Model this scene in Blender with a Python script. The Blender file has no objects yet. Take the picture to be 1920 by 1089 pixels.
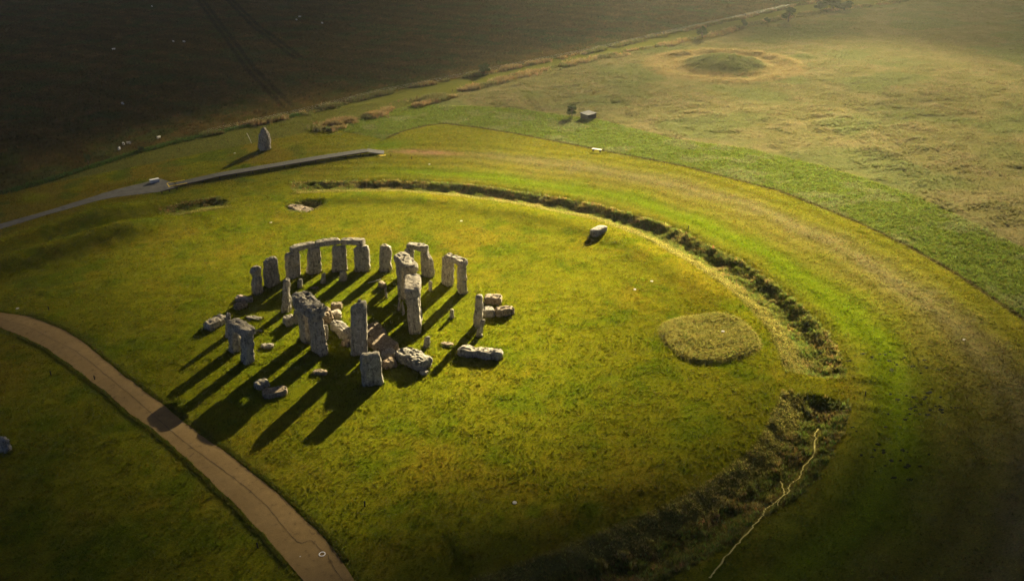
# A ring of ancient standing stones on a grass plain, seen from the air in low evening sun.
import bpy, math, random
import numpy as np
from mathutils import Vector, Matrix, noise as mnoise

sc = bpy.context.scene
R = math.radians

# ------------------------------------------------------------------ camera, sky, sun, exposure
cam_data = bpy.data.cameras.new('camera')
cam = bpy.data.objects.new('camera', cam_data)
sc.collection.objects.link(cam)
az, pitch, roll = 0.379631, 0.451255, -0.021592
fw = Vector((math.sin(az) * math.cos(pitch), math.cos(az) * math.cos(pitch), -math.sin(pitch)))
rt = Vector((math.cos(az), -math.sin(az), 0))
up = rt.cross(fw)
r2 = rt * math.cos(roll) + up * math.sin(roll)
u2 = -rt * math.sin(roll) + up * math.cos(roll)
m = Matrix((r2, u2, -fw)).transposed().to_4x4()
m.translation = Vector((-15.413, -93.168, 48.502))
cam.matrix_world = m
cam_data.sensor_width = 36.0
cam_data.lens = 1644.06 / 1920 * 36
cam_data.clip_start = 1.0
cam_data.clip_end = 6000.0
sc.camera = cam

SUN_AZ, SUN_EL = 45.5, 18.4          # degrees clockwise from +Y, above the horizon
sun_dir = Vector((math.sin(R(SUN_AZ)) * math.cos(R(SUN_EL)), math.cos(R(SUN_AZ)) * math.cos(R(SUN_EL)), math.sin(R(SUN_EL))))
world = bpy.data.worlds.new('World')
sc.world = world
world.use_nodes = True
wn = world.node_tree
wn.nodes.clear()
w_out = wn.nodes.new('ShaderNodeOutputWorld')
w_bg = wn.nodes.new('ShaderNodeBackground')
w_sky = wn.nodes.new('ShaderNodeTexSky')
w_sky.sky_type = 'NISHITA'
w_sky.sun_disc = False
w_sky.sun_elevation = R(SUN_EL)
w_sky.sun_rotation = R(SUN_AZ)
w_sky.air_density = 0.04
w_sky.dust_density = 0.15
w_sky.ozone_density = 1.0
w_bg.inputs['Strength'].default_value = 0.05
wn.links.new(w_sky.outputs[0], w_bg.inputs[0])
wn.links.new(w_bg.outputs[0], w_out.inputs[0])

sun_data = bpy.data.lights.new('sun', 'SUN')
sun_data.energy = 5.0
sun_data.angle = R(0.53)
sun_data.color = (1.0, 0.83, 0.52)
sun = bpy.data.objects.new('sun', sun_data)
sc.collection.objects.link(sun)
sun.rotation_euler = sun_dir.to_track_quat('Z', 'Y').to_euler()
sun.location = (200, 200, 200)

sc.view_settings.view_transform = 'Standard'
sc.view_settings.look = 'None'
sc.view_settings.exposure = 3.0
sc.view_settings.gamma = 1.0
sc.view_settings.use_curve_mapping = False
sc.render.engine = 'CYCLES'
sc.cycles.use_denoising = True
sc.cycles.max_bounces = 5
sc.cycles.diffuse_bounces = 3
sc.cycles.volume_bounces = 0
sc.cycles.transparent_max_bounces = 8
sc.cycles.use_adaptive_sampling = True
sc.cycles.adaptive_threshold = 0.02

# ------------------------------------------------------------------ layout in metres (origin at the middle of the ring)
UPRIGHTS = [('standing_stone', 'standing stone with pinched waist and knobbly head, leftmost of the far arc', 'standing stones of the outer circle', -8.16, 12.64, -34.3, 1.27, 0.9,
  3.7, 0.95, 0.24, -0.19, [(0, 1, 0.0), (0.35, 1, 0), (0.6, 0.86, 0.04), (0.74, 0.78, 0.02), (0.84, 1.08, -0.1), (0.95, 1.0, -0.12), (1, 0.7, -0.1)], 2, 5, 1.5, 0),
 ('standing_stone', 'broad standing stone without lintel between the knobbly stone and the long lintel row', 'standing stones of the outer circle', -6.04, 14.28, -24.4,
  2.01, 1.1, 3.78, 0.86, 0.14, -0.08, None, 3, 5, 1.0, 0),
 ('standing_stone', 'standing stone under left end of the long three-lintel row', 'standing stones of the outer circle', -3.11, 15.65, -12.0, 1.94, 1.05, 3.53, 0.93,
  0.25, -0.08, None, 4, 5, 1.0, 0),
 ('standing_stone', 'standing stone with narrow top, second from left under the long lintel row', 'standing stones of the outer circle', -0.3, 15.91, -1.4, 2.04, 1.05,
  3.53, 0.78, 0.3, -0.05, None, 5, 5, 1.0, 0),
 ('standing_stone', 'standing stone third from left under the long lintel row', 'standing stones of the outer circle', 2.91, 15.07, 11.0, 2.08, 1.05, 3.53, 0.86, 0.34,
  0.01, None, 6, 5, 1.0, 0),
 ('standing_stone', 'round-shouldered standing stone under right end of the long lintel row', 'standing stones of the outer circle', 5.77, 13.93, 23.0, 1.99, 1.1, 3.53,
  0.97, 0.17, 0.04, None, 7, 5, 1.0, 0),
 ('standing_stone', 'free standing square stone just right of the long lintel row', 'standing stones of the outer circle', 8.55, 12.49, 35.3, 1.61, 1.0, 3.71, 0.86, 0.3,
  0.13, None, 8, 5, 1.0, 0),
 ('standing_stone', 'standing stone half hidden behind tall trilithon, left support of the short far lintel', 'standing stones of the outer circle', 11.22, 10.69, 47.7,
  1.22, 1.0, 3.56, 0.9, 0.34, 0.22, None, 9, 5, 1.0, 0),
 ('standing_stone', 'pointed leaf-shaped standing stone under right end of short far lintel', 'standing stones of the outer circle', 13.27, 8.49, 59.5, 1.81, 0.95, 3.56,
  0.9, 0.03, 0.03, [(0, 0.82, 0), (0.2, 1, 0), (0.5, 1.02, 0), (0.75, 0.85, -0.08), (0.92, 0.6, -0.2), (1, 0.45, -0.26)], 10, 5, 1.0, 0),
 ('standing_stone', 'broad standing stone left under the tilted two-piece lintel at right', 'standing stones of the outer circle', 14.77, 4.99, 73.9, 1.73, 1.0, 3.79,
  0.92, 0.16, 0.24, None, 11, 5, 1.0, 0),
 ('standing_stone', 'narrower standing stone right under the tilted lintel at right', 'standing stones of the outer circle', 15.73, 1.87, 85.6, 1.45, 1.0, 3.79, 0.85,
  0.05, 0.12, None, 12, 5, 1.0, 0),
 ('standing_stone', 'tall slim standing stone beside three boulders on the right', 'standing stones of the outer circle', 14.44, -7.29, 118.4, 1.0, 0.9, 3.99, 0.86,
  -0.05, 0.33, None, 13, 5, 1.3, 0),
 ('standing_stone', 'short leaning stone against foot of the slim stone on the right', 'standing stones of the outer circle', 13.7, -9.62, 100.0, 0.75, 0.7, 2.06, 0.8,
  0.09, 0.56, None, 14, 3.5, 1.4, 0),
 ('standing_stone', 'isolated rectangular slab standing nearest the camera in front of the tallest stone', 'standing stones of the outer circle', -0.11, -14.91, -168.0,
  2.19, 0.95, 3.75, 0.9, -0.07, -0.0, None, 15, 5, 1.0, 0),
 ('standing_stone', 'slender knobbly standing stone right under the lintel nearest the path', 'standing stones of the outer circle', -11.54, -4.7, -114.0, 1.45, 1.15,
  3.52, 0.85, -0.17, -0.35, None, 16, 5, 1.5, 0),
 ('standing_stone', 'standing stone left under the lintel nearest the path', 'standing stones of the outer circle', -12.6, -1.46, -102.0, 1.5, 1.15, 3.52, 0.92, -0.12,
  -0.47, None, 17, 5, 1.4, 0),
 ('standing_stone', 'thin standing stone at far left behind the lintel nearest the path', 'standing stones of the outer circle', -12.8, 2.36, -85.0, 0.9, 0.8, 2.93, 0.7,
  0.02, -0.37, None, 18, 5, 1.4, 0),
 ('standing_stone', 'tall slender standing stone with pale concrete foot behind the left trilithon', 'inner trilithon stones', -5.68, 5.9, -60.0, 1.3, 1.0, 4.3, 0.72,
  0.24, -0.54, None, 19, 5, 1.2, 0),
 ('standing_stone', 'tallest flat-faced standing stone with a tenon knob on top', 'inner trilithon stones', 0.12, -8.0, -163.0, 1.81, 1.05, 6.35, 0.9, -0.54, -0.06, None,
  20, 9, 0.7, 0),
 ('heel_stone', 'solitary rough pointed stone standing beside the boardwalk', None, 1.87, 77.51, -160.0, 2.41, 1.9, 4.3, 0.8, -0.37, -0.09,
  [(0, 0.92, 0), (0.2, 1, 0), (0.5, 0.96, 0), (0.75, 0.72, 0.0), (0.9, 0.46, 0), (1, 0.22, 0)], 21, 2.6, 1.6, 0),
 ('standing_stone', 'rough upright boulder at left edge of the picture beyond the path', None, -34.92, -12.14, -150.0, 1.88, 0.9, 1.5, 0.6, -0.22, -0.21, None, 22, 2.6,
  1.5, 0),
 ('upright_stone', 'small upright stone below left end of long lintel row', 'small upright stones inside the circle', -2.9, 11.99, -165.0, 0.68, 0.7, 1.19, 0.72, -0.16,
  -0.02, None, 31, 3.5, 1.1, 0),
 ('upright_stone', 'small upright stone below second gap of the long lintel row', 'small upright stones inside the circle', 0.11, 12.15, -165.0, 0.72, 0.6, 1.37, 0.72,
  -0.23, -0.03, None, 32, 3.5, 1.1, 0),
 ('upright_stone', 'small tapered upright stone below third support of the long lintel row', 'small upright stones inside the circle', 2.62, 11.76, -165.0, 1.08, 0.7,
  1.44, 0.72, -0.16, -0.01, None, 33, 3.5, 1.1, 0),
 ('upright_stone', 'thin pale upright stone left of the far right trilithon', 'small upright stones inside the circle', 6.5, 4.44, -165.0, 0.39, 0.3, 1.42, 0.72, -0.05,
  -0.0, None, 34, 3.5, 1.1, 0),
 ('upright_stone', 'thin upright stone in front of the leaf-shaped stone', 'small upright stones inside the circle', 12.2, 4.08, -165.0, 0.47, 0.45, 1.33, 0.72, -0.09,
  0.0, None, 35, 3.5, 1.1, 0),
 ('upright_stone', 'slender upright stone, left of two leaning together by the right trilithon', 'small upright stones inside the circle', 7.02, 0.39, -165.0, 0.38, 0.4,
  1.85, 0.72, -0.21, -0.01, None, 36, 3.5, 1.1, 0),
 ('upright_stone', 'slender upright stone, right of two leaning together by the right trilithon', 'small upright stones inside the circle', 7.21, -1.06, -110.0, 0.26,
  0.45, 1.85, 0.72, 0.03, 0.04, None, 37, 3.5, 1.1, 0),
 ('upright_stone', 'small stubby stone alone on lit grass right of the trilithons', 'small upright stones inside the circle', 12.32, -4.21, -165.0, 0.61, 0.6, 1.15, 0.72,
  0.0, -0.0, None, 38, 3.5, 1.1, 0),
 ('upright_stone', 'small upright stone between near right trilithon and large boulder', 'small upright stones inside the circle', 7.43, -9.64, -165.0, 0.78, 0.55, 1.29,
  0.72, -0.15, 0.0, None, 39, 3.5, 1.1, 0),
 ('upright_stone', 'dark leaning upright stone at the left foot of the left trilithon', 'small upright stones inside the circle', -5.05, 2.31, -165.0, 1.0, 0.8, 1.68,
  0.72, -0.29, -0.05, None, 40, 3.5, 1.1, 0),
 ('upright_stone', 'narrow slab standing behind right edge of the left trilithon', 'small upright stones inside the circle', -2.87, -3.33, -110.0, 0.6, 1.0, 1.89, 0.72,
  -0.11, -0.21, None, 41, 3.5, 1.1, 0)]
LINTELS = [('left lintel of the long three-lintel row on the far arc', 'lintels across the outer circle', (-3.03, 15.59, 4.24), (0.29, 16.23, 4.24), 1.0, 0.72, 51, 0.05, 1.0),
 ('middle lintel of the long three-lintel row on the far arc', 'lintels across the outer circle', (0.32, 16.19, 4.25), (3.55, 15.8, 4.25), 1.0, 0.73, 52, 0.06, 1.0),
 ('right lintel of the long three-lintel row on the far arc', 'lintels across the outer circle', (3.55, 15.67, 4.26), (6.51, 13.99, 4.26), 1.0, 0.74, 53, 0.06, 1.0),
 ('short lintel behind the far right trilithon', 'lintels across the outer circle', (11.33, 10.67, 4.25), (13.38, 8.34, 4.25), 1.0, 0.7, 54, 0.03, 1.0),
 ('tilted lintel with a notch across the rightmost pair of the circle', 'lintels across the outer circle', (14.75, 4.76, 4.5), (16.08, 1.04, 4.5), 1.0, 0.72, 55, 0.03,
  1.5),
 ('heavy lintel on the pair nearest the path', 'lintels across the outer circle', (-12.42, -2.42, 4.45), (-10.76, -5.99, 4.45), 1.45, 0.85, 56, 0.0, 1.3),
 ('large deeply pitted lintel on the left inner trilithon', 'lintels on the inner trilithons', (-4.92, -1.75, 5.95), (-3.49, -7.03, 5.95), 2.0, 1.45, 57, 0.0, 2.2),
 ('rough rounded lintel on the far right inner trilithon', 'lintels on the inner trilithons', (8.64, 4.78, 5.75), (9.08, -0.02, 5.75), 1.7, 1.0, 58, 0.0, 1.5),
 ('pale flat-topped lintel on the near right inner trilithon', 'lintels on the inner trilithons', (8.47, -2.08, 5.75), (7.08, -6.34, 5.75), 1.75, 1.1, 59, 0.0, 0.8)]
TRILITHONS = [(6, 'far upright of the left inner trilithon', 'broad streaked near upright of the left inner trilithon', 1.8, 2.4, 1.15, (61, 62)),
 (7, 'far upright of the far right inner trilithon', 'near upright of the far right inner trilithon, partly hidden', 2.0, 1.9, 1.3, (63, 64)),
 (8, 'far upright of near right inner trilithon, hidden behind its twin', 'tall near upright of the near right inner trilithon', 1.7, 1.8, 1.45, (65, 66))]
BOULDERS = [('fallen_stone', 'large fallen slab farthest left, behind the pair nearest the path', 'fallen stones and boulders of the ruin', -13.94, 5.71, 40.7, 2.98, 1.5, 0.88, 71,
  4.2, 1.4, 0, 0),
 ('fallen_stone', 'pinkish flat slab left of the knobbly stone', 'fallen stones and boulders of the ruin', -10.29, 11.4, -30.6, 1.42, 1.0, 0.48, 72, 4.2, 1.4, 1, 0),
 ('fallen_stone', 'small grey boulder touching the foot of the knobbly stone', 'fallen stones and boulders of the ruin', -9.47, 10.61, -5.2, 0.91, 0.9, 0.48, 73, 4.2,
  1.4, 0, 0),
 ('fallen_stone', 'grey slab below the pinkish slab, left of the ruin', 'fallen stones and boulders of the ruin', -10.6, 9.2, 22.3, 1.6, 1.1, 0.62, 74, 4.2, 1.4, 2, 0),
 ('fallen_stone', 'thin flat slab in shade right of the lintel nearest the path', 'fallen stones and boulders of the ruin', -9.56, 5.56, -39.9, 2.07, 0.7, 0.19, 75,
  3.5999999999999996, 1.4, 3, 0),
 ('fallen_stone', 'thin flat stone in shade in front of the long lintel row', 'fallen stones and boulders of the ruin', -1.29, 10.89, -24.6, 1.11, 0.6, 0.18, 76,
  3.5999999999999996, 1.4, 2, 0),
 ('fallen_stone', 'round boulder at the left foot of the left trilithon', 'fallen stones and boulders of the ruin', -5.84, 2.39, 13.0, 1.34, 1.3, 0.97, 77, 3.5, 1.4, 0,
  0),
 ('fallen_stone', 'rounded boulder in the middle, farther of two behind the tallest stone', 'fallen stones and boulders of the ruin', 0.14, 3.99, -24.5, 1.38, 1.2, 0.79,
  78, 3.5999999999999996, 1.4, 2, 0),
 ('fallen_stone', 'rounded boulder in the middle, nearer of two behind the tallest stone', 'fallen stones and boulders of the ruin', -0.46, 1.45, -12.4, 1.32, 1.3, 0.97,
  79, 3.5999999999999996, 1.4, 0, 0),
 ('fallen_stone', 'knobbly boulder pile at right shoulder of the left trilithon', 'fallen stones and boulders of the ruin', -1.75, 0.92, -78.0, 2.04, 1.6, 1.67, 80, 3.5,
  2.2, 2, 0),
 ('fallen_stone', 'long pale fallen slab left of the tallest stone', 'fallen stones and boulders of the ruin', -0.58, -2.69, -74.7, 4.2, 1.3, 1.01, 81, 4.7, 1.4, 3, 0),
 ('fallen_stone', 'small pale block at the left foot of the tallest stone', 'fallen stones and boulders of the ruin', -0.7, -5.42, -46.0, 1.0, 0.9, 0.53, 82, 4.2, 1.4, 2,
  0),
 ('fallen_stone', 'dark ribbed upper piece of the broken fallen slab behind the tallest stone', 'fallen stones and boulders of the ruin', 2.78, -4.12, -76.8, 2.93, 2.2,
  0.66, 83, 5.2, 1.9, 2, 0),
 ('fallen_stone', 'broad brown middle piece of the broken fallen slab right of the tallest stone', 'fallen stones and boulders of the ruin', 2.93, -7.65, -74.6, 3.8, 2.5,
  0.7, 84, 7.2, 0.9, 2, 0),
 ('fallen_stone', 'low end piece of the broken fallen slab beside the nearest slab', 'fallen stones and boulders of the ruin', 2.96, -9.99, -19.6, 1.46, 1.2, 0.7, 85,
  5.2, 1.4, 0, 0),
 ('fallen_stone', 'small boulder at right of the isolated nearest slab', 'fallen stones and boulders of the ruin', 2.45, -12.14, 6.6, 1.54, 1.1, 0.84, 86, 3.8, 1.4, 2,
  0),
 ('fallen_stone', 'large pitted boulder right of the isolated nearest slab', 'fallen stones and boulders of the ruin', 5.11, -12.5, -66.1, 4.45, 2.2, 1.14, 87, 4.0, 2.0,
  3, 0),
 ('fallen_stone', 'small knob of rock at left end of the large pitted boulder', 'fallen stones and boulders of the ruin', 4.23, -10.23, -15.3, 0.76, 0.8, 0.62, 88, 3.5,
  1.4, 2, 0),
 ('fallen_stone', 'little pale rock at the tip of the large pitted boulder', 'fallen stones and boulders of the ruin', 5.43, -15.18, -48.4, 0.79, 0.6, 0.4, 89,
  3.5999999999999996, 1.4, 0, 0),
 ('fallen_stone', 'low flat stone on grass left of the long fallen stone', 'fallen stones and boulders of the ruin', 9.66, -10.18, -43.8, 1.46, 0.7, 0.25, 90,
  3.5999999999999996, 1.4, 2, 0),
 ('fallen_stone', 'long rugged fallen stone lying right of the ruin', 'fallen stones and boulders of the ruin', 12.2, -13.94, -37.5, 5.09, 1.3, 0.84, 91, 4.7, 2.3, 0, 0),
 ('fallen_stone', 'farthest boulder of three right of the slim stone', 'fallen stones and boulders of the ruin', 18.31, -2.38, -28.5, 2.12, 1.5, 0.88, 92, 3.8, 1.4, 2,
  0),
 ('fallen_stone', 'boulder touching the slim stone, left of three on the right', 'fallen stones and boulders of the ruin', 16.53, -5.27, -13.6, 1.48, 1.3, 0.88, 93, 3.8,
  1.4, 3, 0),
 ('fallen_stone', 'rightmost boulder of the ruin lying by itself on sunlit grass', 'fallen stones and boulders of the ruin', 18.38, -5.84, -6.9, 2.32, 1.3, 0.84, 94, 4.0,
  1.4, 2, 0),
 ('fallen_stone', 'small low stone in the grass right of the pair nearest the path', 'fallen stones and boulders of the ruin', -9.07, -2.3, -29.1, 1.44, 0.8, 0.35, 95,
  3.5999999999999996, 1.4, 0, 0),
 ('fallen_stone', 'small grass-fringed stone below the left trilithon', 'fallen stones and boulders of the ruin', -4.75, -10.5, -28.4, 1.47, 0.8, 0.4, 96,
  3.5999999999999996, 1.4, 2, 0),
 ('fallen_stone', 'smaller rounded one of two rocks in the long shadows', 'fallen stones and boulders of the ruin', -10.86, -10.58, 24.2, 1.4, 1.2, 0.62, 97, 3.7, 1.4, 0,
  0),
 ('fallen_stone', 'larger flat one of two rocks in the long shadows', 'fallen stones and boulders of the ruin', -9.81, -12.7, -4.8, 2.46, 1.4, 0.57, 98, 4.2, 1.4, 2, 0),
 ('fallen_stone', 'faint flat stone in shade near the pair nearest the path', 'fallen stones and boulders of the ruin', -9.47, 2.01, -24.3, 1.01, 0.5, 0.16, 99,
  3.5999999999999996, 1.4, 3, 0),
 ('fallen_stone', 'small rock beside a pale stick inside the far arc', 'fallen stones and boulders of the ruin', 6.87, 7.71, -70.5, 1.33, 0.8, 0.66, 100, 3.8, 1.4, 2, 0),
 ('fallen_stone', 'grey oval boulder lying alone just inside the right ditch', None, 40.0, 11.46, 22.0, 3.07, 1.4, 0.75, 101, 3.4000000000000004, 0.6000000000000001, 3,
  0),
 ('fallen_stone', 'flat pitted stone lying sunken in a grassy hollow behind the arc', None, 2.33, 41.32, -62.6, 5.19, 2.2, 0.84, 102, 4.2, 2.4, 2, 0)]
PATH_OUT = [(-37.85, 15.57), (-35.31, 12.4), (-32.2, 7.55), (-29.21, 1.71), (-26.45, -4.04), (-23.67, -10.39), (-21.12, -15.51), (-19.0, -20.4), (-17.07, -25.23), (-15.33, -29.88),
 (-13.72, -34.14), (-12.58, -37.61), (-11.83, -40.35)]
PATH_IN = [(-38.3, 20.18), (-35.14, 17.66), (-31.96, 13.65), (-28.88, 8.52), (-25.97, 1.76), (-23.32, -4.29), (-20.87, -9.63), (-18.63, -14.76), (-16.52, -19.14), (-14.55, -23.23),
 (-12.76, -27.36), (-11.13, -31.49), (-9.67, -35.57), (-8.74, -39.29), (-8.29, -41.89)]
PATH_CRACK = [(-38.09, 18.08), (-34.92, 14.69), (-31.76, 9.68), (-28.77, 4.82), (-25.95, -1.58), (-23.37, -7.32), (-21.02, -13.1), (-18.85, -18.11), (-16.8, -22.24), (-14.9, -26.18),
 (-13.17, -30.29), (-12.32, -33.37), (-11.44, -35.82), (-10.5, -36.03), (-10.02, -37.3), (-9.58, -38.28), (-9.38, -39.95), (-9.03, -41.57)]
APRON = [(-45.77, 52.53), (-41.63, 54.46), (-35.84, 57.62), (-30.45, 61.1), (-24.7, 64.83), (-20.37, 66.49), (-17.94, 67.89), (-14.85, 62.59), (-15.39, 60.7), (-18.0, 60.13),
 (-22.21, 60.36), (-26.36, 60.3), (-32.7, 57.21), (-37.17, 54.62), (-41.38, 51.91), (-45.38, 49.34)]
UPHEDGE = [(-54.4, 66.9), (-43.26, 71.25), (-35.25, 75.86), (-19.81, 87.4), (-7.3, 93.77), (12.56, 101.51), (31.82, 111.14), (62.64, 121.51), (99.64, 133.97), (147.6, 153.39),
 (202.34, 175.21), (228.82, 183.68)]
LOWHEDGE = [(15.9, 87.72), (27.5, 94.03), (46.11, 102.1), (66.44, 112.52), (94.58, 123.9), (141.54, 138.13), (165.23, 149.43), (190.8, 157.67), (221.62, 164.02), (250.04, 167.79)]
EDGE = [(24.56, 73.82), (30.25, 78.36), (35.31, 79.95), (38.85, 80.06), (44.75, 73.44), (49.16, 66.83), (60.5, 48.27), (68.57, 34.28), (75.41, 16.26), (77.09, -0.23),
 (76.93, -10.77), (75.98, -18.13), (74.54, -24.48), (72.65, -32.16)]
MEADOW = [(41.15, 96.69), (47.89, 92.2), (56.83, 85.55), (63.49, 76.03), (69.65, 68.06), (76.68, 49.06), (85.28, 36.95), (90.95, 21.8), (93.04, 5.61), (92.21, -5.65),
 (90.55, -17.09)]
TRAIL = [(37.65, -39.12), (36.41, -40.02), (34.37, -42.34), (32.34, -43.37), (30.85, -44.65), (29.37, -45.22), (28.51, -46.03), (26.67, -46.76), (25.55, -47.02), (24.41, -47.98),
 (22.63, -48.97), (20.56, -50.08), (18.22, -51.31), (16.28, -52.42)]
TRAIL2 = [(29.4, -44.01), (28.26, -45.92), (27.09, -46.71), (26.36, -47.37)]
ADDED_SHADE = [(44.58, 7.45, 1), (68.16, 8.12, 1), (30.77, 13.88, 0.97), (100.08, 41.72, 0.92), (54.68, 44.47, 0.92), (18.67, 26.45, 0.85), (2.62, 26.99, 0.75), (3.54, -0.81, 0.9),  # x, y, share of sun the added layer lets through
 (-9.61, -12.9, 0.5), (15.16, -6.08, 0.95), (-8.11, 31.98, 0.6), (-22.76, 28.32, 0.34), (-36.12, 30.66, 0.2), (-31.32, 1.43, 0.11), (-23.59, -20.28, 0.03),
 (-18.39, -30.36, 0.03), (-28.3, -10.87, 0.05), (-31.87, -25.89, 0.004), (-14.67, -24.21, 0.42), (-20.05, -13.53, 0.5), (-27.05, 0.74, 0.4), (-10.27, -38.62, 0.42),
 (14.03, -24.53, 0.95), (3.88, -21.07, 0.8), (-6.15, -29.62, 0.5), (2.26, -40.77, 0.015), (28.66, -31.04, 0.6), (17.97, -47.62, 0.02), (30.12, -45.55, 0.18),
 (24.21, -47.53, 0.12), (51.39, -28.12, 0.75), (83.21, 20.68, 1), (66.14, -16.33, 0.85), (59.12, -39.08, 0.24), (39.87, -53.65, 0.008), (84.07, -20.94, 0.5),
 (122.23, 11.76, 0.65), (148.52, 40.96, 0.6), (221.86, 106.61, 0.25), (159.29, 93.67, 0.8), (179.86, 141.25, 0.25), (156.24, 166.8, 0.2), (119.45, 123.37, 0.65),
 (67.79, 98.85, 0.5), (100.45, 173.79, 0.14), (41.15, 148.06, 0.11), (36.07, 82.39, 0.6), (13.1, 80.28, 0.4), (-2.97, 76.11, 0.33), (-17.63, 69.05, 0.28),
 (-30.42, 59.96, 0.2), (-14.11, 154.2, 0.06), (-38.37, 135.11, 0.02), (-54.26, 272.05, 0.015), (9.25, 263.97, 0.04), (-44.84, 7.48, 0.05), (-54.22, 65.74, 0.1),
 (-8.38, -47.99, 0.01), (18.79, -59.69, 0.005), (55.04, -56.49, 0.02), (-22.1, -39.42, 0.004), (5.71, -53.03, 0.008)]
BANK_A = [(-65.47, 21.46), (-29.43, 38.82), (-13.96, 46.27)]
BANK_B = [(-66.75, 25.68), (-41.2, 41.4), (-22.5, 52.9), (-17.5, 55.6)]
RUTS = [[(8.42, 314.27), (9.09, 224.34), (9.27, 156.87), (11.62, 109.93)], [(19.68, 307.6), (20.41, 230.34), (23.77, 165.64)]]
BOARD_TOP = [(-14.97, 63.59), (-6.13, 64.85), (0.53, 65.72), (10.48, 66.97), (19.35, 67.55)]
BOARD_BOT = [(-15.53, 61.37), (-6.39, 62.36), (0.17, 63.17), (9.96, 64.33), (19.14, 65.0)]
BOARD_END = [(22.31, 66.11), (22.24, 64.24)]
SHEEP = [(-16.78, 94.74), (-22.45, 93.29), (-23.44, 92.94), (-24.24, 89.69), (-7.74, 210.11), (-4.63, 208.42), (-25.26, 205.41), (-23.27, 128.62), (-11.03, 300.11),
 (37.66, 242.5), (42.08, 223.61), (35.28, 235.46)]
MARKERS = [(-2.92, 37.05), (23.87, 25.47), (35.87, -6.45), (39.01, -21.03), (-3.78, 77.65), (28.02, 54.9), (6.31, -38.29), (62.74, -32.84), (-36.38, 20.58), (-11.6, -37.46),
 (39.02, -5.29)]
POSTS = [(-5.48, -33.58), (-14.57, -35.06), (52.9, 7.83), (22.88, 62.43), (25.94, 59.12), (-32.7, 18.43), (-31.52, 1.15), (60.23, 48.4), (44.7, -37.33), (-27.11, -1.89)]
THORN = [(-20.31, 86.86), (-29.64, 82.76)]
DARK_SPOTS = [(51.58, -31.83), (52.76, -33.84), (53.8, -36.11), (48.6, -38.86), (48.32, -40.53), (43.28, -41.62), (39.01, -44.84), (39.6, -48.09), (48.57, -41.98), (49.75, -41.69),
 (40.9, -46.11)]
TREES = [(63.62, 121.0), (139.99, 136.92), (162.68, 147.32), (173.85, 150.63), (181.94, 149.78), (211.85, 163.75), (214.64, 160.69), (207.55, 164.78)]
PITS = [(3.0, 41.97), (127.35, 104.96), (37.23, -20.92)]
MISC = {'bareearth': (28.84, 62.54),
 'bench': (58.91, 48.67),
 'bin': (-18.63, 65.97),
 'darkhole': (39.7, -37.22),
 'frame': (-15.99, 62.52),
 'hut': (68.04, 70.31),
 'hutbush': (67.92, 71.34),
 'mat': (21.51, 63.84),
 'pole': (0.13, 83.3),
 'rail': (-16.49, 59.42),
 'ring': (-9.97, -37.91),
 'stick': (6.21, 9.22),
 'wet': (68.61, 72.97)}

col = sc.collection
rng = np.random.default_rng(7)

# ------------------------------------------------------------------ helpers
def tag(o, label=None, cat=None, group=None, kind=None):
    if label: o['label'] = label
    if cat: o['category'] = cat
    if group: o['group'] = group
    if kind: o['kind'] = kind
    return o

def empty(name, loc=(0, 0, 0), rz=0.0):
    o = bpy.data.objects.new(name, None)
    o.location = loc
    o.rotation_euler = (0, 0, rz)
    o.empty_display_size = 0.2
    col.objects.link(o)
    return o

def mesh_obj(name, verts, faces, mat=None, parent=None, loc=(0, 0, 0), rz=0.0, smooth=False):
    me = bpy.data.meshes.new(name)
    me.from_pydata([tuple(v) for v in verts], [], [tuple(f) for f in faces])
    me.validate()
    if smooth:
        me.polygons.foreach_set('use_smooth', [True] * len(me.polygons))
    if mat: me.materials.append(mat)
    o = bpy.data.objects.new(name, me)
    o.location = loc
    o.rotation_euler = (0, 0, rz)
    if parent: o.parent = parent
    col.objects.link(o)
    return o

class MB:
    """collects simple solids into one mesh"""
    def __init__(self): self.v = []; self.f = []
    def add(self, v, f):
        n = len(self.v); self.v += [tuple(x) for x in v]; self.f += [tuple(i + n for i in q) for q in f]
    def box(self, c, s, rz=0.0, tilt=None):
        cx, cy, cz = c; hx, hy, hz = s[0] / 2, s[1] / 2, s[2] / 2
        vs = [Vector((x * hx, y * hy, z * hz)) for z in (-1, 1) for y in (-1, 1) for x in (-1, 1)]
        M = Matrix.Rotation(rz, 3, 'Z')
        if tilt: M = M @ Matrix.Rotation(tilt[0], 3, 'X') @ Matrix.Rotation(tilt[1], 3, 'Y')
        self.add([M @ v + Vector(c) for v in vs], [(0, 2, 3, 1), (4, 5, 7, 6), (0, 1, 5, 4), (2, 6, 7, 3), (0, 4, 6, 2), (1, 3, 7, 5)])
    def tube(self, pts, rad, n=6):
        pts = [Vector(q) for q in pts]; vs = []; fs = []
        for i, q in enumerate(pts):
            d = (pts[min(i + 1, len(pts) - 1)] - pts[max(i - 1, 0)]).normalized()
            a = d.orthogonal().normalized(); b = d.cross(a)
            r = rad[i] if isinstance(rad, (list, tuple)) else rad
            for k in range(n):
                t = 2 * math.pi * k / n
                vs.append(q + a * math.cos(t) * r + b * math.sin(t) * r)
        for i in range(len(pts) - 1):
            for k in range(n):
                fs.append((i * n + k, i * n + (k + 1) % n, (i + 1) * n + (k + 1) % n, (i + 1) * n + k))
        fs.append(tuple(reversed(range(n)))); fs.append(tuple((len(pts) - 1) * n + k for k in range(n)))
        self.add(vs, fs)
    def build(self, name, mat, parent=None, loc=(0, 0, 0), rz=0.0, smooth=False):
        return mesh_obj(name, self.v, self.f, mat, parent, loc, rz, smooth)

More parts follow.
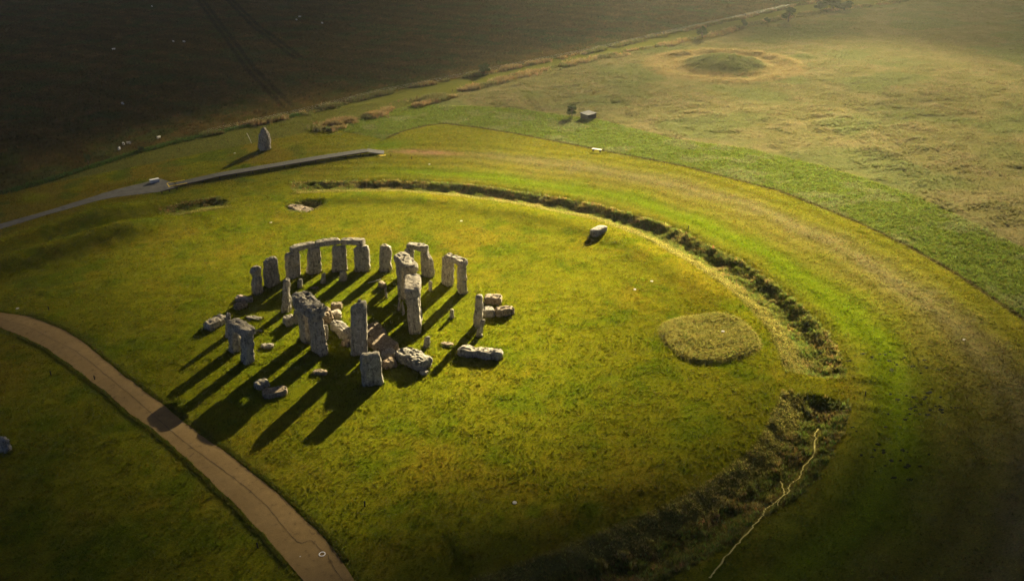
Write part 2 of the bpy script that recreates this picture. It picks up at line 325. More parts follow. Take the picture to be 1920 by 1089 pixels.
# ---- numpy value noise
def vnoise(x, y, seed=0):
    xi = np.floor(x).astype(np.int64); yi = np.floor(y).astype(np.int64)
    xf = x - xi; yf = y - yi
    def h(a, b):
        n = (a * 374761393 + b * 668265263 + seed * 1442695041) & 0xFFFFFFFF
        n = ((n ^ (n >> 13)) * 1274126177) & 0xFFFFFFFF
        return ((n ^ (n >> 16)) & 0xFFFF) / 65535.0
    u = xf * xf * xf * (xf * (xf * 6 - 15) + 10); v = yf * yf * yf * (yf * (yf * 6 - 15) + 10)
    a = h(xi, yi) * (1 - u) + h(xi + 1, yi) * u
    b = h(xi, yi + 1) * (1 - u) + h(xi + 1, yi + 1) * u
    return a * (1 - v) + b * v
def fbm(x, y, s, oct=3, seed=0):
    t = 0; a = 1; n = 0; c, sn = 0.8, 0.6
    x = x / s; y = y / s
    for k in range(oct):
        t = t + a * vnoise(x, y, seed + k * 17); n += a; a *= 0.5
        x, y = (x * c - y * sn) * 2.03 + 3.7, (x * sn + y * c) * 2.03 + 9.1
    return t / n
def sstep(a, b, x):
    t = np.clip((x - a) / (b - a), 0, 1); return t * t * (3 - 2 * t)
def seg_dist(x, y, pts):
    """distance to an open polyline and the arc length where it is nearest"""
    best = np.full(x.shape, 1e9); L = 0.0; at = np.zeros(x.shape)
    for (ax, ay), (bx, by) in zip(pts[:-1], pts[1:]):
        dx, dy = bx - ax, by - ay; l2 = dx * dx + dy * dy
        t = np.clip(((x - ax) * dx + (y - ay) * dy) / l2, 0, 1)
        d = np.hypot(x - ax - t * dx, y - ay - t * dy)
        k = d < best
        best = np.where(k, d, best); at = np.where(k, L + t * math.sqrt(l2), at); L += math.sqrt(l2)
    return best, at
def sdf(x, y, poly):
    """signed distance to a closed polygon, negative inside"""
    d, _ = seg_dist(x, y, list(poly) + [poly[0]])
    ins = np.zeros(x.shape, bool)
    for (ax, ay), (bx, by) in zip(poly, list(poly[1:]) + [poly[0]]):
        c = ((ay > y) != (by > y)) & (x < (bx - ax) * (y - ay) / (by - ay + 1e-12) + ax)
        ins ^= c
    return np.where(ins, -d, d)
def catmull(pts, n):
    """smooth resampling of a polyline with n points per span"""
    P = [pts[0]] + list(pts) + [pts[-1]]; out = []
    for i in range(1, len(P) - 2):
        p0, p1, p2, p3 = (np.array(P[i + k], float) for k in (-1, 0, 1, 2))
        for k in range(n):
            t = k / n
            out.append(tuple(0.5 * (2 * p1 + (p2 - p0) * t + (2 * p0 - 5 * p1 + 4 * p2 - p3) * t * t + (3 * p1 - p0 - 3 * p2 + p3) * t ** 3)))
    out.append(tuple(pts[-1])); return out

def extend(pts, a, b):
    p = [np.array(q, float) for q in pts]
    h = p[0] + (p[0] - p[1]) / np.linalg.norm(p[0] - p[1]) * a
    t = p[-1] + (p[-1] - p[-2]) / np.linalg.norm(p[-1] - p[-2]) * b
    return [tuple(h)] + [tuple(q) for q in p] + [tuple(t)]

# ------------------------------------------------------------------ the lie of the land
UP_L = extend(UPHEDGE, 600, 900)
LOW_L = extend(LOWHEDGE, 1, 900)
FIELD_POLY = UP_L + [(1400, 1500), (-1500, 1500), (-1500, UP_L[0][1])]
ROAD_POLY = UP_L[2:] + LOW_L[::-1]
MEADOW_POLY = extend(MEADOW, 1, 700) + [(1500, -800), (1500, 600)] + LOW_L[::-1][:-3]
EDGE_L = extend(EDGE, 1, 60)
BAND_POLY = [LOWHEDGE[0]] + [LOWHEDGE[1], LOWHEDGE[2]] + MEADOW + [(88, -32), (80, -60)] + EDGE_L[::-1][:-1]
PATH_A = catmull(extend(PATH_OUT, 60, 60), 6)
PATH_B = catmull(extend(PATH_IN, 60, 60), 6)
def ragged(P, seed):
    P = np.array(P); t = np.gradient(P, axis=0); t /= np.linalg.norm(t, axis=1)[:, None]; n = (fbm(P[:, 0], P[:, 1], 1.3, 3, seed) - .5) * .32
    return [tuple(q) for q in P + np.c_[-t[:, 1], t[:, 0]] * n[:, None]]
PATH_A, PATH_B = ragged(catmull(PATH_A, 3), 11), ragged(catmull(PATH_B, 3), 12)
PATH_POLY = PATH_A[::3] + PATH_B[::3][::-1]

D_TH = np.radians([-180, -150, -120, -90, -65, -54, -44, -33, -25, -18, -10, 4, 12, 24, 34, 47, 58, 69, 88, 105, 120, 125, 134, 145, 159, 169, 180])
D_R = np.array([49, 49, 50, 52, 55, 56.5, 57.5, 55.5, 53.4, 52.6, 51.4, 52.5, 50.9, 50.1, 49.4, 48.4, 48.6, 49.3, 50.0, 52.0, 54.2, 54.4, 54.4, 53.4, 50.9, 49.6, 49]) - .6
A_TH = np.radians([-180, -100, -62, -20, -18, -10.5, -9, 2.5, 5, 12.5, 14, 16, 125.5, 127.3, 131.0, 132.6, 180])
A_D = np.array([1.1, .2, .3, .3, .75, .7, 0, 0, .65, .65, .5, .98, 1.0, .05, .05, 1.1, 1.1])
A_RG = np.array([1, 0, 0, 0, .8, .8, 0, 0, 1, 1, .7, 1, 1, 0, 0, 1, 1])
def ditch(x, y):
    th = np.arctan2(x, y); r = np.hypot(x, y)
    s = r - np.interp(th, D_TH, D_R) + (fbm(x, y, 6, 2, 5) - .5) * 0.8
    return s, np.interp(th, A_TH, A_D), np.interp(th, A_TH, A_RG), th, r
SB = PITS[2]; FB = (124.5, 103.0); SL = PITS[0]
def sbarrow(x, y):
    dx, dy = x - SB[0], y - SB[1]
    a = math.radians(-10); c, s = math.cos(a), math.sin(a)
    u, v = dx * c + dy * s, -dx * s + dy * c
    return (np.abs(u / 5.3) ** 2.6 + np.abs(v / 5.6) ** 2.6) ** (1 / 2.6)
def rough_mask(x, y):
    s, A, RG, th, r = ditch(x, y)
    rg = RG * sstep(3.5, 2.9, np.abs(s + .2))
    rg = np.maximum(rg, sstep(1.03, .98, sbarrow(x, y)))
    d = np.hypot(x - SL[0], y - SL[1]); rg = np.maximum(rg, sstep(3.1, 2.3, d) * .9)
    return rg
def height(x, y, detail=True):
    x = np.asarray(x, float); y = np.asarray(y, float)
    s, A, RG, th, r = ditch(x, y)
    h = (fbm(x, y, 40, 2, 3) - .5) * .5 * sstep(18, 45, r)
    bottom = np.where(s > .3, np.exp(-(np.abs(s - .2) / 2.2) ** 2.4), sstep(-3.3, .3, s))
    h = h - A * bottom
    soft = 1 - RG
    bank = .42 * sstep(R(-20), R(-8), th)
    h = h + bank * np.exp(-((s + 6.4) / 2.6) ** 2) * sstep(R(-10), R(-12), -np.abs(th - R(-3))) \
          + .12 * np.exp(-((s - 4.6) / 1.8) ** 2) * np.minimum(A, 1) + soft * A * .6 * np.exp(-((s - 5.0) / 2.2) ** 2)
    for line, amp, wid in ((BANK_A, 2.1, 2.7), (BANK_B, 1.8, 2.4)):
        d, at_ = seg_dist(x, y, line); L_ = sum(math.dist(p, q) for p, q in zip(line[:-1], line[1:]))
        h = h + amp * np.exp(-(d / wid) ** 2) * sstep(L_, L_ - 12, at_)
    sb = sbarrow(x, y); h = h + .33 * sstep(1.0, .92, sb) * (1.1 - .35 * sb)
    d = np.hypot(x - SL[0], y - SL[1]); h = h - .7 * np.exp(-(d / 2.4) ** 4) + .1 * np.exp(-((d - 3.6) / 1.2) ** 2)
    d = np.hypot(x - FB[0], y - FB[1])
    h = h + 1.8 * sstep(13.5, 1.5, d) - .35 * np.exp(-((d - 14.2) / 2.4) ** 2) + .3 * np.exp(-((d - 18.4) / 2.0) ** 2)
    if detail:
        rg = rough_mask(x, y)
        h = h + rg * (fbm(x, y, 1.2, 2, 31) - .45) * np.where(sb < 1.15, .18, .42)
        mead = sdf(x, y, MEADOW_POLY)
        h = h + sstep(0, -2, mead) * (fbm(x * .8, y * 1.3, 3.0, 3, 41) - .5) * .24
        fld = sdf(x, y, FIELD_POLY)
        h = h + sstep(0, -2, fld) * (fbm(x, y, 3.4, 3, 43) - .5) * .4
        h = h + (1 - rg) * (fbm(x, y, 1.6, 2, 51) - .5) * .075 * sstep(0.2, 1.2, sdf(x, y, PATH_POLY))
    return h
def H1(x, y): return float(height(np.array([x]), np.array([y]))[0])

# ------------------------------------------------------------------ materials
def new_mat(name):
    mt = bpy.data.materials.new(name); mt.use_nodes = True
    nt = mt.node_tree; nt.nodes.clear()
    out = nt.nodes.new('ShaderNodeOutputMaterial'); b = nt.nodes.new('ShaderNodeBsdfPrincipled')
    nt.links.new(b.outputs[0], out.inputs[0])
    b.inputs['Roughness'].default_value = .85
    b.inputs['Specular IOR Level'].default_value = .12
    return mt, nt, b, out
def N(nt, t, **k):
    n = nt.nodes.new(t)
    for a, v in k.items(): setattr(n, a, v)
    return n
def mixc(nt, a, b, f, mode='MIX'):
    n = N(nt, 'ShaderNodeMix', data_type='RGBA', blend_type=mode)
    for sock, v in ((n.inputs[0], f), (n.inputs[6], a), (n.inputs[7], b)):
        if hasattr(v, 'is_output'): nt.links.new(v, sock)
        else: sock.default_value = v if not isinstance(v, tuple) else (*v, 1)[:4]
    return n.outputs[2]
def ramp(nt, fac, stops):
    n = N(nt, 'ShaderNodeValToRGB'); e = n.color_ramp.elements
    while len(e) < len(stops): e.new(.5)
    for k, (p, c) in enumerate(stops):
        e[k].position = p; e[k].color = (*c, 1) if len(c) == 3 else c
    nt.links.new(fac, n.inputs[0]); return n.outputs[0]
def ntex(nt, scale, detail=4, rough=.6, vec=None, w=0):
    n = N(nt, 'ShaderNodeTexNoise'); n.inputs['Scale'].default_value = scale
    n.inputs['Detail'].default_value = detail; n.inputs['Roughness'].default_value = rough
    if vec is not None: nt.links.new(vec, n.inputs['Vector'])
    return n.outputs[0]
def coords(nt, kind='Object', scale=(1, 1, 1), rot=(0, 0, 0), loc=(0, 0, 0)):
    c = N(nt, 'ShaderNodeTexCoord'); mp = N(nt, 'ShaderNodeMapping')
    mp.inputs['Scale'].default_value = scale; mp.inputs['Rotation'].default_value = rot; mp.inputs['Location'].default_value = loc
    nt.links.new(c.outputs[kind], mp.inputs[0]); return mp.outputs[0]
def bump(nt, b, fac, strength, dist):
    n = N(nt, 'ShaderNodeBump'); n.inputs['Strength'].default_value = strength; n.inputs['Distance'].default_value = dist
    nt.links.new(fac, n.inputs['Height']); nt.links.new(n.outputs[0], b.inputs['Normal']); return n

def ground_mat():
    mt, nt, b, out = new_mat('turf')
    at = N(nt, 'ShaderNodeAttribute', attribute_name='zone')
    v = coords(nt); v2 = coords(nt, scale=(1, 1.7, 1), rot=(0, 0, .5))
    fine = ntex(nt, 4.5, 4, .7, v2); mid = ntex(nt, .7, 4, .65, v)
    tint = ramp(nt, fine, [(.28, (.56, .62, .5)), (.5, (1, 1, 1)), (.72, (1.42, 1.36, 1.2))])
    tint2 = ramp(nt, mid, [(.3, (.8, .88, .8)), (.5, (1, 1, 1)), (.72, (1.2, 1.1, 1.0))])
    c = mixc(nt, at.outputs['Color'], tint, 1.0, 'MULTIPLY')
    c = mixc(nt, c, tint2, 1.0, 'MULTIPLY')
    nt.links.new(c, b.inputs['Base Color'])
    b.inputs['Roughness'].default_value = .95
    b.inputs['Specular IOR Level'].default_value = .0
    bf = ntex(nt, 7, 3, .65, v2)
    bump(nt, b, bf, 1.0, .14)
    return mt

def stone_mat(name, lo, hi, lich, scale=1.0):
    mt, nt, b, out = new_mat(name)
    oi = N(nt, 'ShaderNodeObjectInfo')
    add = N(nt, 'ShaderNodeVectorMath', operation='ADD')
    rnd = N(nt, 'ShaderNodeVectorMath', operation='SCALE'); rnd.inputs[3].default_value = 40
    cmb = N(nt, 'ShaderNodeCombineXYZ')
    for k in range(3): nt.links.new(oi.outputs['Random'], cmb.inputs[k])
    nt.links.new(cmb.outputs[0], rnd.inputs[0])
    v = coords(nt, scale=(1, 1, 1)); nt.links.new(v, add.inputs[0]); nt.links.new(rnd.outputs[0], add.inputs[1])
    vv = add.outputs[0]
    st = N(nt, 'ShaderNodeMapping'); st.inputs['Scale'].default_value = (2.6, 2.6, .5); nt.links.new(vv, st.inputs[0])
    big = ntex(nt, .9, 5, .65, vv); streak = ntex(nt, 1.6, 5, .7, st.outputs[0]); fine = ntex(nt, 9, 5, .7, vv)
    c = ramp(nt, big, [(.3, lo), (.7, hi)])
    c = mixc(nt, c, ramp(nt, streak, [(.34, (.33, .32, .30)), (.5, (1, 1, 1)), (.7, (1.18, 1.16, 1.1))]), 1.0, 'MULTIPLY')
    c = mixc(nt, c, ramp(nt, fine, [(.3, (.7, .7, .7)), (.55, (1, 1, 1)), (.75, (1.3, 1.28, 1.22))]), .8, 'MULTIPLY')
    own = ramp(nt, oi.outputs['Random'], [(0, (.74, .75, .76)), (.35, (1.0, .98, .95)), (.7, (.86, .88, .88)), (1, (1.08, 1.04, .98))])
    c = mixc(nt, c, own, 1.0, 'MULTIPLY')
    stain = ntex(nt, 1.7, 5, .75, vv)
    c = mixc(nt, c, ramp(nt, stain, [(.36, (.42, .42, .40)), (.47, (1, 1, 1))]), .85, 'MULTIPLY')
    li = ntex(nt, 3.1, 4, .7, vv)
    c = mixc(nt, c, lich, ramp(nt, li, [(.54, (0, 0, 0)), (.64, (.8, .8, .8))]))
    nt.links.new(c, b.inputs['Base Color'])
    b.inputs['Roughness'].default_value = .9
    mx = N(nt, 'ShaderNodeMath', operation='ADD'); nt.links.new(fine, mx.inputs[0]); nt.links.new(streak, mx.inputs[1])
    bump(nt, b, mx.outputs[0], .8, .06)
    return mt

def plain_mat(name, c, rough=.8, var=.25, scale=3.0, bmp=.3, metal=0.0):
    mt, nt, b, out = new_mat(name)
    v = coords(nt)
    n = ntex(nt, scale, 5, .65, v)
    cc = ramp(nt, n, [(.3, tuple(x * (1 - var) for x in c)), (.7, tuple(x * (1 + var) for x in c))])
    nt.links.new(cc, b.inputs['Base Color'])
    b.inputs['Roughness'].default_value = rough; b.inputs['Metallic'].default_value = metal
    if bmp: bump(nt, b, ntex(nt, scale * 6, 4, .6, v), bmp, .02)
    return mt

def grass_mat(name):
    """blades take their tint from the point they grow on"""
    mt, nt, b, out = new_mat(name)
    at = N(nt, 'ShaderNodeAttribute', attribute_name='tint', attribute_type='INSTANCER')
    tr = N(nt, 'ShaderNodeBsdfTranslucent'); mx = N(nt, 'ShaderNodeMixShader'); mx.inputs[0].default_value = .5
    nt.links.new(at.outputs['Color'], b.inputs['Base Color']); nt.links.new(at.outputs['Color'], tr.inputs['Color'])
    b.inputs['Roughness'].default_value = .8; b.inputs['Specular IOR Level'].default_value = .04
    nt.links.new(b.outputs[0], mx.inputs[1]); nt.links.new(tr.outputs[0], mx.inputs[2]); nt.links.new(mx.outputs[0], out.inputs[0])
    return mt
def leaf_mat(name, a, c):
    mt, nt, b, out = new_mat(name)
    v = coords(nt); n = ntex(nt, 1.2, 3, .6, v)
    cc = ramp(nt, n, [(.3, a), (.7, c)])
    tr = N(nt, 'ShaderNodeBsdfTranslucent'); mx = N(nt, 'ShaderNodeMixShader'); mx.inputs[0].default_value = .3
    nt.links.new(cc, b.inputs['Base Color']); nt.links.new(cc, tr.inputs['Color'])
    nt.links.new(b.outputs[0], mx.inputs[1]); nt.links.new(tr.outputs[0], mx.inputs[2]); nt.links.new(mx.outputs[0], out.inputs[0])
    return mt

def path_mat():
    mt, nt, b, out = new_mat('gravelly_tarmac')
    v = coords(nt)
    big = ntex(nt, .25, 4, .6, v); fine = ntex(nt, 14, 4, .8, v); md = ntex(nt, 1.6, 4, .6, v)
    c = ramp(nt, big, [(.3, (.185, .122, .045)), (.7, (.235, .158, .062))])
    c = mixc(nt, c, ramp(nt, fine, [(.3, (.72, .72, .72)), (.7, (1.22, 1.22, 1.22))]), 1.0, 'MULTIPLY')
    c = mixc(nt, c, ramp(nt, md, [(.3, (.62, .62, .62)), (.42, (.95, .95, .95)), (.58, (1, 1, 1)), (.75, (1.22, 1.2, 1.16))]), 1.0, 'MULTIPLY')
    nt.links.new(c, b.inputs['Base Color']); b.inputs['Roughness'].default_value = .92
    bump(nt, b, fine, .35, .015)
    return mt

M_GROUND = ground_mat()
M_STONE = stone_mat('grey_sarsen', (.27, .242, .185), (.44, .40, .32), (.48, .45, .35))
M_PINK = stone_mat('pinkish_sarsen', (.42, .30, .22), (.58, .45, .35), (.58, .50, .40))
M_BROWN = stone_mat('brown_sarsen', (.225, .175, .115), (.35, .28, .19), (.40, .34, .24))
M_BLUE = stone_mat('dolerite', (.22, .205, .17), (.35, .325, .265), (.40, .375, .29))
STONES = [M_STONE, M_PINK, M_BROWN, M_BLUE]
M_PATH = path_mat()
M_CRACK = plain_mat('dark_joint', (.075, .055, .032), .95, .3, 4, 0)
M_TARMAC = plain_mat('grey_tarmac', (.092, .09, .083), .9, .3, .8, .3)
M_BOARD = plain_mat('weathered_decking', (.078, .076, .07), .85, .25, 2, .2)
M_DARKWOOD = plain_mat('dark_timber', (.035, .03, .025), .8, .3, 3, .2)
M_PALEWOOD = plain_mat('bleached_timber', (.62, .58, .50), .75, .15, 4, .2)
M_WHITE = plain_mat('white_paint', (.8, .79, .75), .6, .08, 4, 0)
M_TRAIL = plain_mat('trodden_straw', (.50, .44, .12), .95, .2, 5, .3)
M_CHALK = plain_mat('chalk', (.5, .48, .41), .95, .15, 5, .3)
M_YELLOW = plain_mat('yellow_edging', (.75, .55, .06), .6, .15, 3, 0)
M_ROOF = plain_mat('lead_grey_roof', (.05, .053, .055), .9, .2, 3, .2)
M_BLACK = plain_mat('black_paint', (.02, .02, .02), .5, .2, 3, 0)
M_STEEL = plain_mat('painted_steel', (.5, .52, .54), .4, .1, 3, 0)
M_WOOL = plain_mat('wool', (.62, .58, .50), .95, .15, 9, .6)
M_FACE = plain_mat('dark_wool', (.06, .05, .045), .9, .2, 9, .3)
M_BARK = plain_mat('bark', (.09, .07, .05), .95, .3, 4, .6)
M_LEAF = leaf_mat('hawthorn_leaf', (.028, .045, .012), (.06, .085, .022))
M_GRASS = grass_mat('grass_blade')
M_DARKGREEN = plain_mat('dark_green', (.010, .016, .004), 1.0, .3, 5, .5)

# ------------------------------------------------------------------ ground sheet
def axis(a, b, lo, hi, step, mid, far):
    core = list(np.arange(a, b, step))
    x = b; up_ = []
    while x < hi: up_.append(x); x += mid
    s = mid * 3
    while x < far: up_.append(x); x += s; s *= 1.5
    up_.append(far)
    x = a - mid; dn = []
    while x > lo: dn.append(x); x -= mid
    s = mid * 3
    while x > -far: dn.append(x); x -= s; s *= 1.5
    dn.append(-far)
    return np.array(dn[::-1] + core + up_)

LAWN_A = np.array([.138, .142, .007]); LAWN_B = np.array([.176, .148, .010]); LAWN_C = np.array([.090, .120, .005])
def zone_colour(x, y):
    s, A, RG, th, r = ditch(x, y)
    def mx(c, d, t): return c + (np.asarray(d) - c) * t[:, None]
    n1 = fbm(x, y, 9, 4, 61); n2 = fbm(x, y, 4, 4, 71); n3 = fbm(x, y, 1.4, 3, 81)
    c = np.tile(LAWN_A, (len(x), 1))
    c = mx(c, LAWN_B, sstep(.48, .68, n1 * .75 + n3 * .25) * .8)
    c = mx(c, LAWN_C, sstep(.5, .72, n2 * .7 + n3 * .3) * .9)
    c = mx(c, (.108, .135, .004), sstep(30, 10, r) * (.35 + .5 * n1))
    c = c * (.82 + .36 * fbm(x, y * 1.5, .9, 2, 85))[:, None]
    # outside the ditch: lush ring, trodden ring, mown band, each broken up by noise
    j = (fbm(x, y, 5, 3, 91) - .5) * 5
    out = sstep(1.5, 4.5, s) * sstep(R(-4), R(8), th) * sstep(R(175), R(150), th)
    c = mx(c, (.142, .138, .014), out * .7)
    ring = np.exp(-((s - 8.2 + j * .8) / 3.0) ** 2) * out * sstep(R(8), R(30), th)
    c = mx(c, (.115, .158, .005), np.clip(ring * 1.1, 0, 1))
    ring2 = np.exp(-((s - 13 + j * .8) / 2.2) ** 2) * out * sstep(R(80), R(100), th)
    c = mx(c, (.11, .13, .006), np.clip(ring2, 0, 1) * .4)
    sandy = np.exp(-((s - 18.6 + j * .7) / 3.0) ** 2) * out * sstep(R(20), R(42), th) * (.55 + .7 * n3)
    c = mx(c, (.17, .145, .06), np.clip(sandy, 0, 1) * .85)
    dry = np.exp(-((s - 13.5 + j) / 3.5) ** 2) * out * sstep(R(20), R(42), th) * n2
    c = mx(c, (.165, .14, .03), np.clip(dry, 0, 1) * .8)
    c = c * (1 + .13 * np.sin(s * 1.75 + (n1 - .5) * 5) * out * sstep(2, 5, s) * sstep(30, 24, s))[:, None]      # mown and trodden rings
    band = sdf(x, y, BAND_POLY)
    bc = np.tile(np.array([.100, .130, .020]), (len(x), 1))
    bc = mx(bc, (.13, .145, .045), sstep(.5, .66, n2))
    c = mx(c, bc, sstep(.35, -.35, band))
    line, _ = seg_dist(x, y, EDGE_L)
    c = mx(c, (.06, .045, .02), sstep(.5, .15, line) * .8)
    # area round the solitary stone
    heel = sstep(6, 10, s) * sstep(R(14), R(2), th)
    c = mx(c, (.13, .105, .012), heel * .8 * sstep(.4, .6, n1))
    c = mx(c, (.06, .095, .01), heel * .6 * sstep(.5, .65, n2))
    be = np.exp(-(((x - MISC['bareearth'][0]) * .55 + (y - MISC['bareearth'][1]) * .8) / 1.3) ** 2 - (((x - MISC['bareearth'][0]) * .8 - (y - MISC['bareearth'][1]) * .55) / 7) ** 2)
    c = mx(c, (.27, .17, .085), np.clip(be * 1.2 * (n3 + .4), 0, 1))
    lush = np.exp(-(((x - 24) / 5) ** 2 + ((y - 70) / 3.5) ** 2)); c = mx(c, (.09, .15, .006), np.clip(lush * 1.0, 0, 1) * .8)
    road = sdf(x, y, ROAD_POLY); c = mx(c, np.array([.10, .105, .022]), sstep(.6, -.6, road))
    md = sdf(x, y, MEADOW_POLY)
    mc = np.tile(np.array([.136, .128, .050]), (len(x), 1))
    mc = mx(mc, (.16, .14, .062), sstep(.48, .66, n2)); mc = mx(mc, (.115, .125, .045), sstep(.5, .68, fbm(x, y, 14, 3, 101)))
    c = mx(c, mc * .95, sstep(.4, -.4, md))
    dFB = np.hypot(x - FB[0], y - FB[1])
    c = mx(c, (.205, .158, .068), sstep(23, 19.5, dFB) * sstep(9, 12, dFB) * .9 * sstep(.15, .45, n3))
    c = mx(c, (.09, .10, .035), sstep(11.5, 7.5, dFB) * .75 * (.5 + n2))
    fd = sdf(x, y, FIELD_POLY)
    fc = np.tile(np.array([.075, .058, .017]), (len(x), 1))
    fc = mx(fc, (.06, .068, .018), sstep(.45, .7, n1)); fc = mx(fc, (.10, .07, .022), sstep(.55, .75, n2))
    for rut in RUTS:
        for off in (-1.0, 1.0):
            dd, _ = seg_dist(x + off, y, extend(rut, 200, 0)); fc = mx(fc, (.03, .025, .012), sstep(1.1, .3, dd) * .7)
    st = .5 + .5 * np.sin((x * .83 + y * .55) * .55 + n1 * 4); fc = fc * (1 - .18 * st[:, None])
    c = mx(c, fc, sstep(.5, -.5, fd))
    # rough ground
    c = mx(c, np.array([.16, .145, .035]), rough_mask(x, y) * .85)
    c = mx(c, np.array([.195, .180, .038]), sstep(1.03, .97, sbarrow(x, y)))
    # darker green verge along the path
    pd = sdf(x, y, PATH_POLY); c = mx(c, (.075, .09, .012), sstep(1.6, .2, pd) * sstep(0, .1, pd) * .6)
    return np.clip(c, .004, .8)

xs = axis(-46, 84, -110, 300, .42, 1.5, 1500.0)
ys = axis(-64, 84, -80, 380, .42, 1.5, 1500.0)
X, Y = np.meshgrid(xs, ys)
gx, gy = X.ravel(), Y.ravel()
gz = height(gx, gy)
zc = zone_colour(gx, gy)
nx, ny = len(xs), len(ys)
me = bpy.data.meshes.new('ground')
me.vertices.add(nx * ny)
me.vertices.foreach_set('co', np.stack([gx, gy, gz], 1).astype(np.float32).ravel())
ii = (np.arange(ny - 1)[:, None] * nx + np.arange(nx - 1)[None, :]).ravel()
quads = np.stack([ii, ii + 1, ii + nx + 1, ii + nx], 1)
me.loops.add(quads.size); me.loops.foreach_set('vertex_index', quads.ravel().astype(np.int32))
me.polygons.add(len(quads)); me.polygons.foreach_set('loop_start', (np.arange(len(quads)) * 4).astype(np.int32))
me.polygons.foreach_set('use_smooth', np.ones(len(quads), bool))
me.update(calc_edges=True)
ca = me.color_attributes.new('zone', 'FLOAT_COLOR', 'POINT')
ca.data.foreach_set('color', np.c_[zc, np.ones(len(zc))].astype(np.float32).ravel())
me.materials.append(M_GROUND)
ground = bpy.data.objects.new('ground', me)
col.objects.link(ground)
tag(ground, kind='structure')

# ------------------------------------------------------------------ paths
def strip(name, A, B, mat, lift, n=6, crown=.03):
    """ribbon between two edge lines, lying on the ground with turned-down sides"""
    k = max(len(A), len(B))
    def resample(P, k):
        P = np.array(P); d = np.r_[0, np.cumsum(np.hypot(*np.diff(P, axis=0).T))]; t = np.linspace(0, d[-1], k)
        return np.c_[np.interp(t, d, P[:, 0]), np.interp(t, d, P[:, 1])]
    A, B = resample(A, k), resample(B, k)
    T = np.linspace(0, 1, n + 1)
    P = A[:, None, :] * (1 - T)[None, :, None] + B[:, None, :] * T[None, :, None]
    z = height(P[..., 0].ravel(), P[..., 1].ravel()).reshape(k, n + 1) + lift + crown * np.sin(T * np.pi)[None, :]
    vs = np.concatenate([P, z[..., None]], 2); w = n + 3; rows = []
    for i in range(k):
        a = vs[i, 0] - np.array([0, 0, lift + .25]); b = vs[i, -1] - np.array([0, 0, lift + .25]); rows += [a, *vs[i], b]
    fs = [(i * w + j, i * w + j + 1, (i + 1) * w + j + 1, (i + 1) * w + j) for i in range(k - 1) for j in range(w - 1)]
    return mesh_obj(name, rows, fs, mat, smooth=False)
def line_strip(name, pts, width, mat, lift, parent=None, jitter=.0, seed=1):
    P = np.array(pts); rr = np.random.default_rng(seed)
    t = np.gradient(P, axis=0); t /= np.linalg.norm(t, axis=1)[:, None] + 1e-9
    nrm = np.c_[-t[:, 1], t[:, 0]]; P = P + nrm * rr.normal(0, jitter, (len(P), 1)) if jitter else P
    wv = width * (.6 + .8 * rr.random((len(P), 1)))
    A = P + nrm * wv / 2; B = P - nrm * wv / 2
    vs = []
    for q in (A, B):
        vs += list(np.c_[q, height(q[:, 0], q[:, 1]) + lift])
    k = len(P); fs = [(i, i + 1, k + i + 1, k + i) for i in range(k - 1)]
    return mesh_obj(name, vs, fs, mat, parent)

path = tag(strip('path', PATH_A, PATH_B, M_PATH, .05), kind='structure')
cr = catmull(PATH_CRACK, 8)
P_ = np.array(cr); L_ = line_strip('joint', cr, .038, M_CRACK, .092, path, .03)
k6 = len(APRON) // 2
apron = tag(strip('path', catmull(APRON[:k6], 5), catmull(APRON[k6:][::-1], 5), M_TARMAC, .05, crown=.0), kind='structure')
n_ring = 28; mb = MB()
for a0 in range(n_ring):
    pass
vs = []; fs = []
for k in range(n_ring):
    t = 2 * math.pi * k / n_ring
    for rr_, zz in ((.19, 0), (.19, .03), (.27, .03), (.27, 0)):
        vs.append((rr_ * math.cos(t), rr_ * math.sin(t), zz))
for k in range(n_ring):
    for q in range(3):
        a, b = k * 4 + q, ((k + 1) % n_ring) * 4 + q
        fs.append((a, a + 1, b + 1, b))
rx, ry = MISC['ring']
ring = mesh_obj('ground_ring', vs, fs, M_WHITE, loc=(rx, ry, H1(rx, ry) + .075))
tag(ring, 'white ring set flat in the brown footpath near the bottom edge', 'ring')

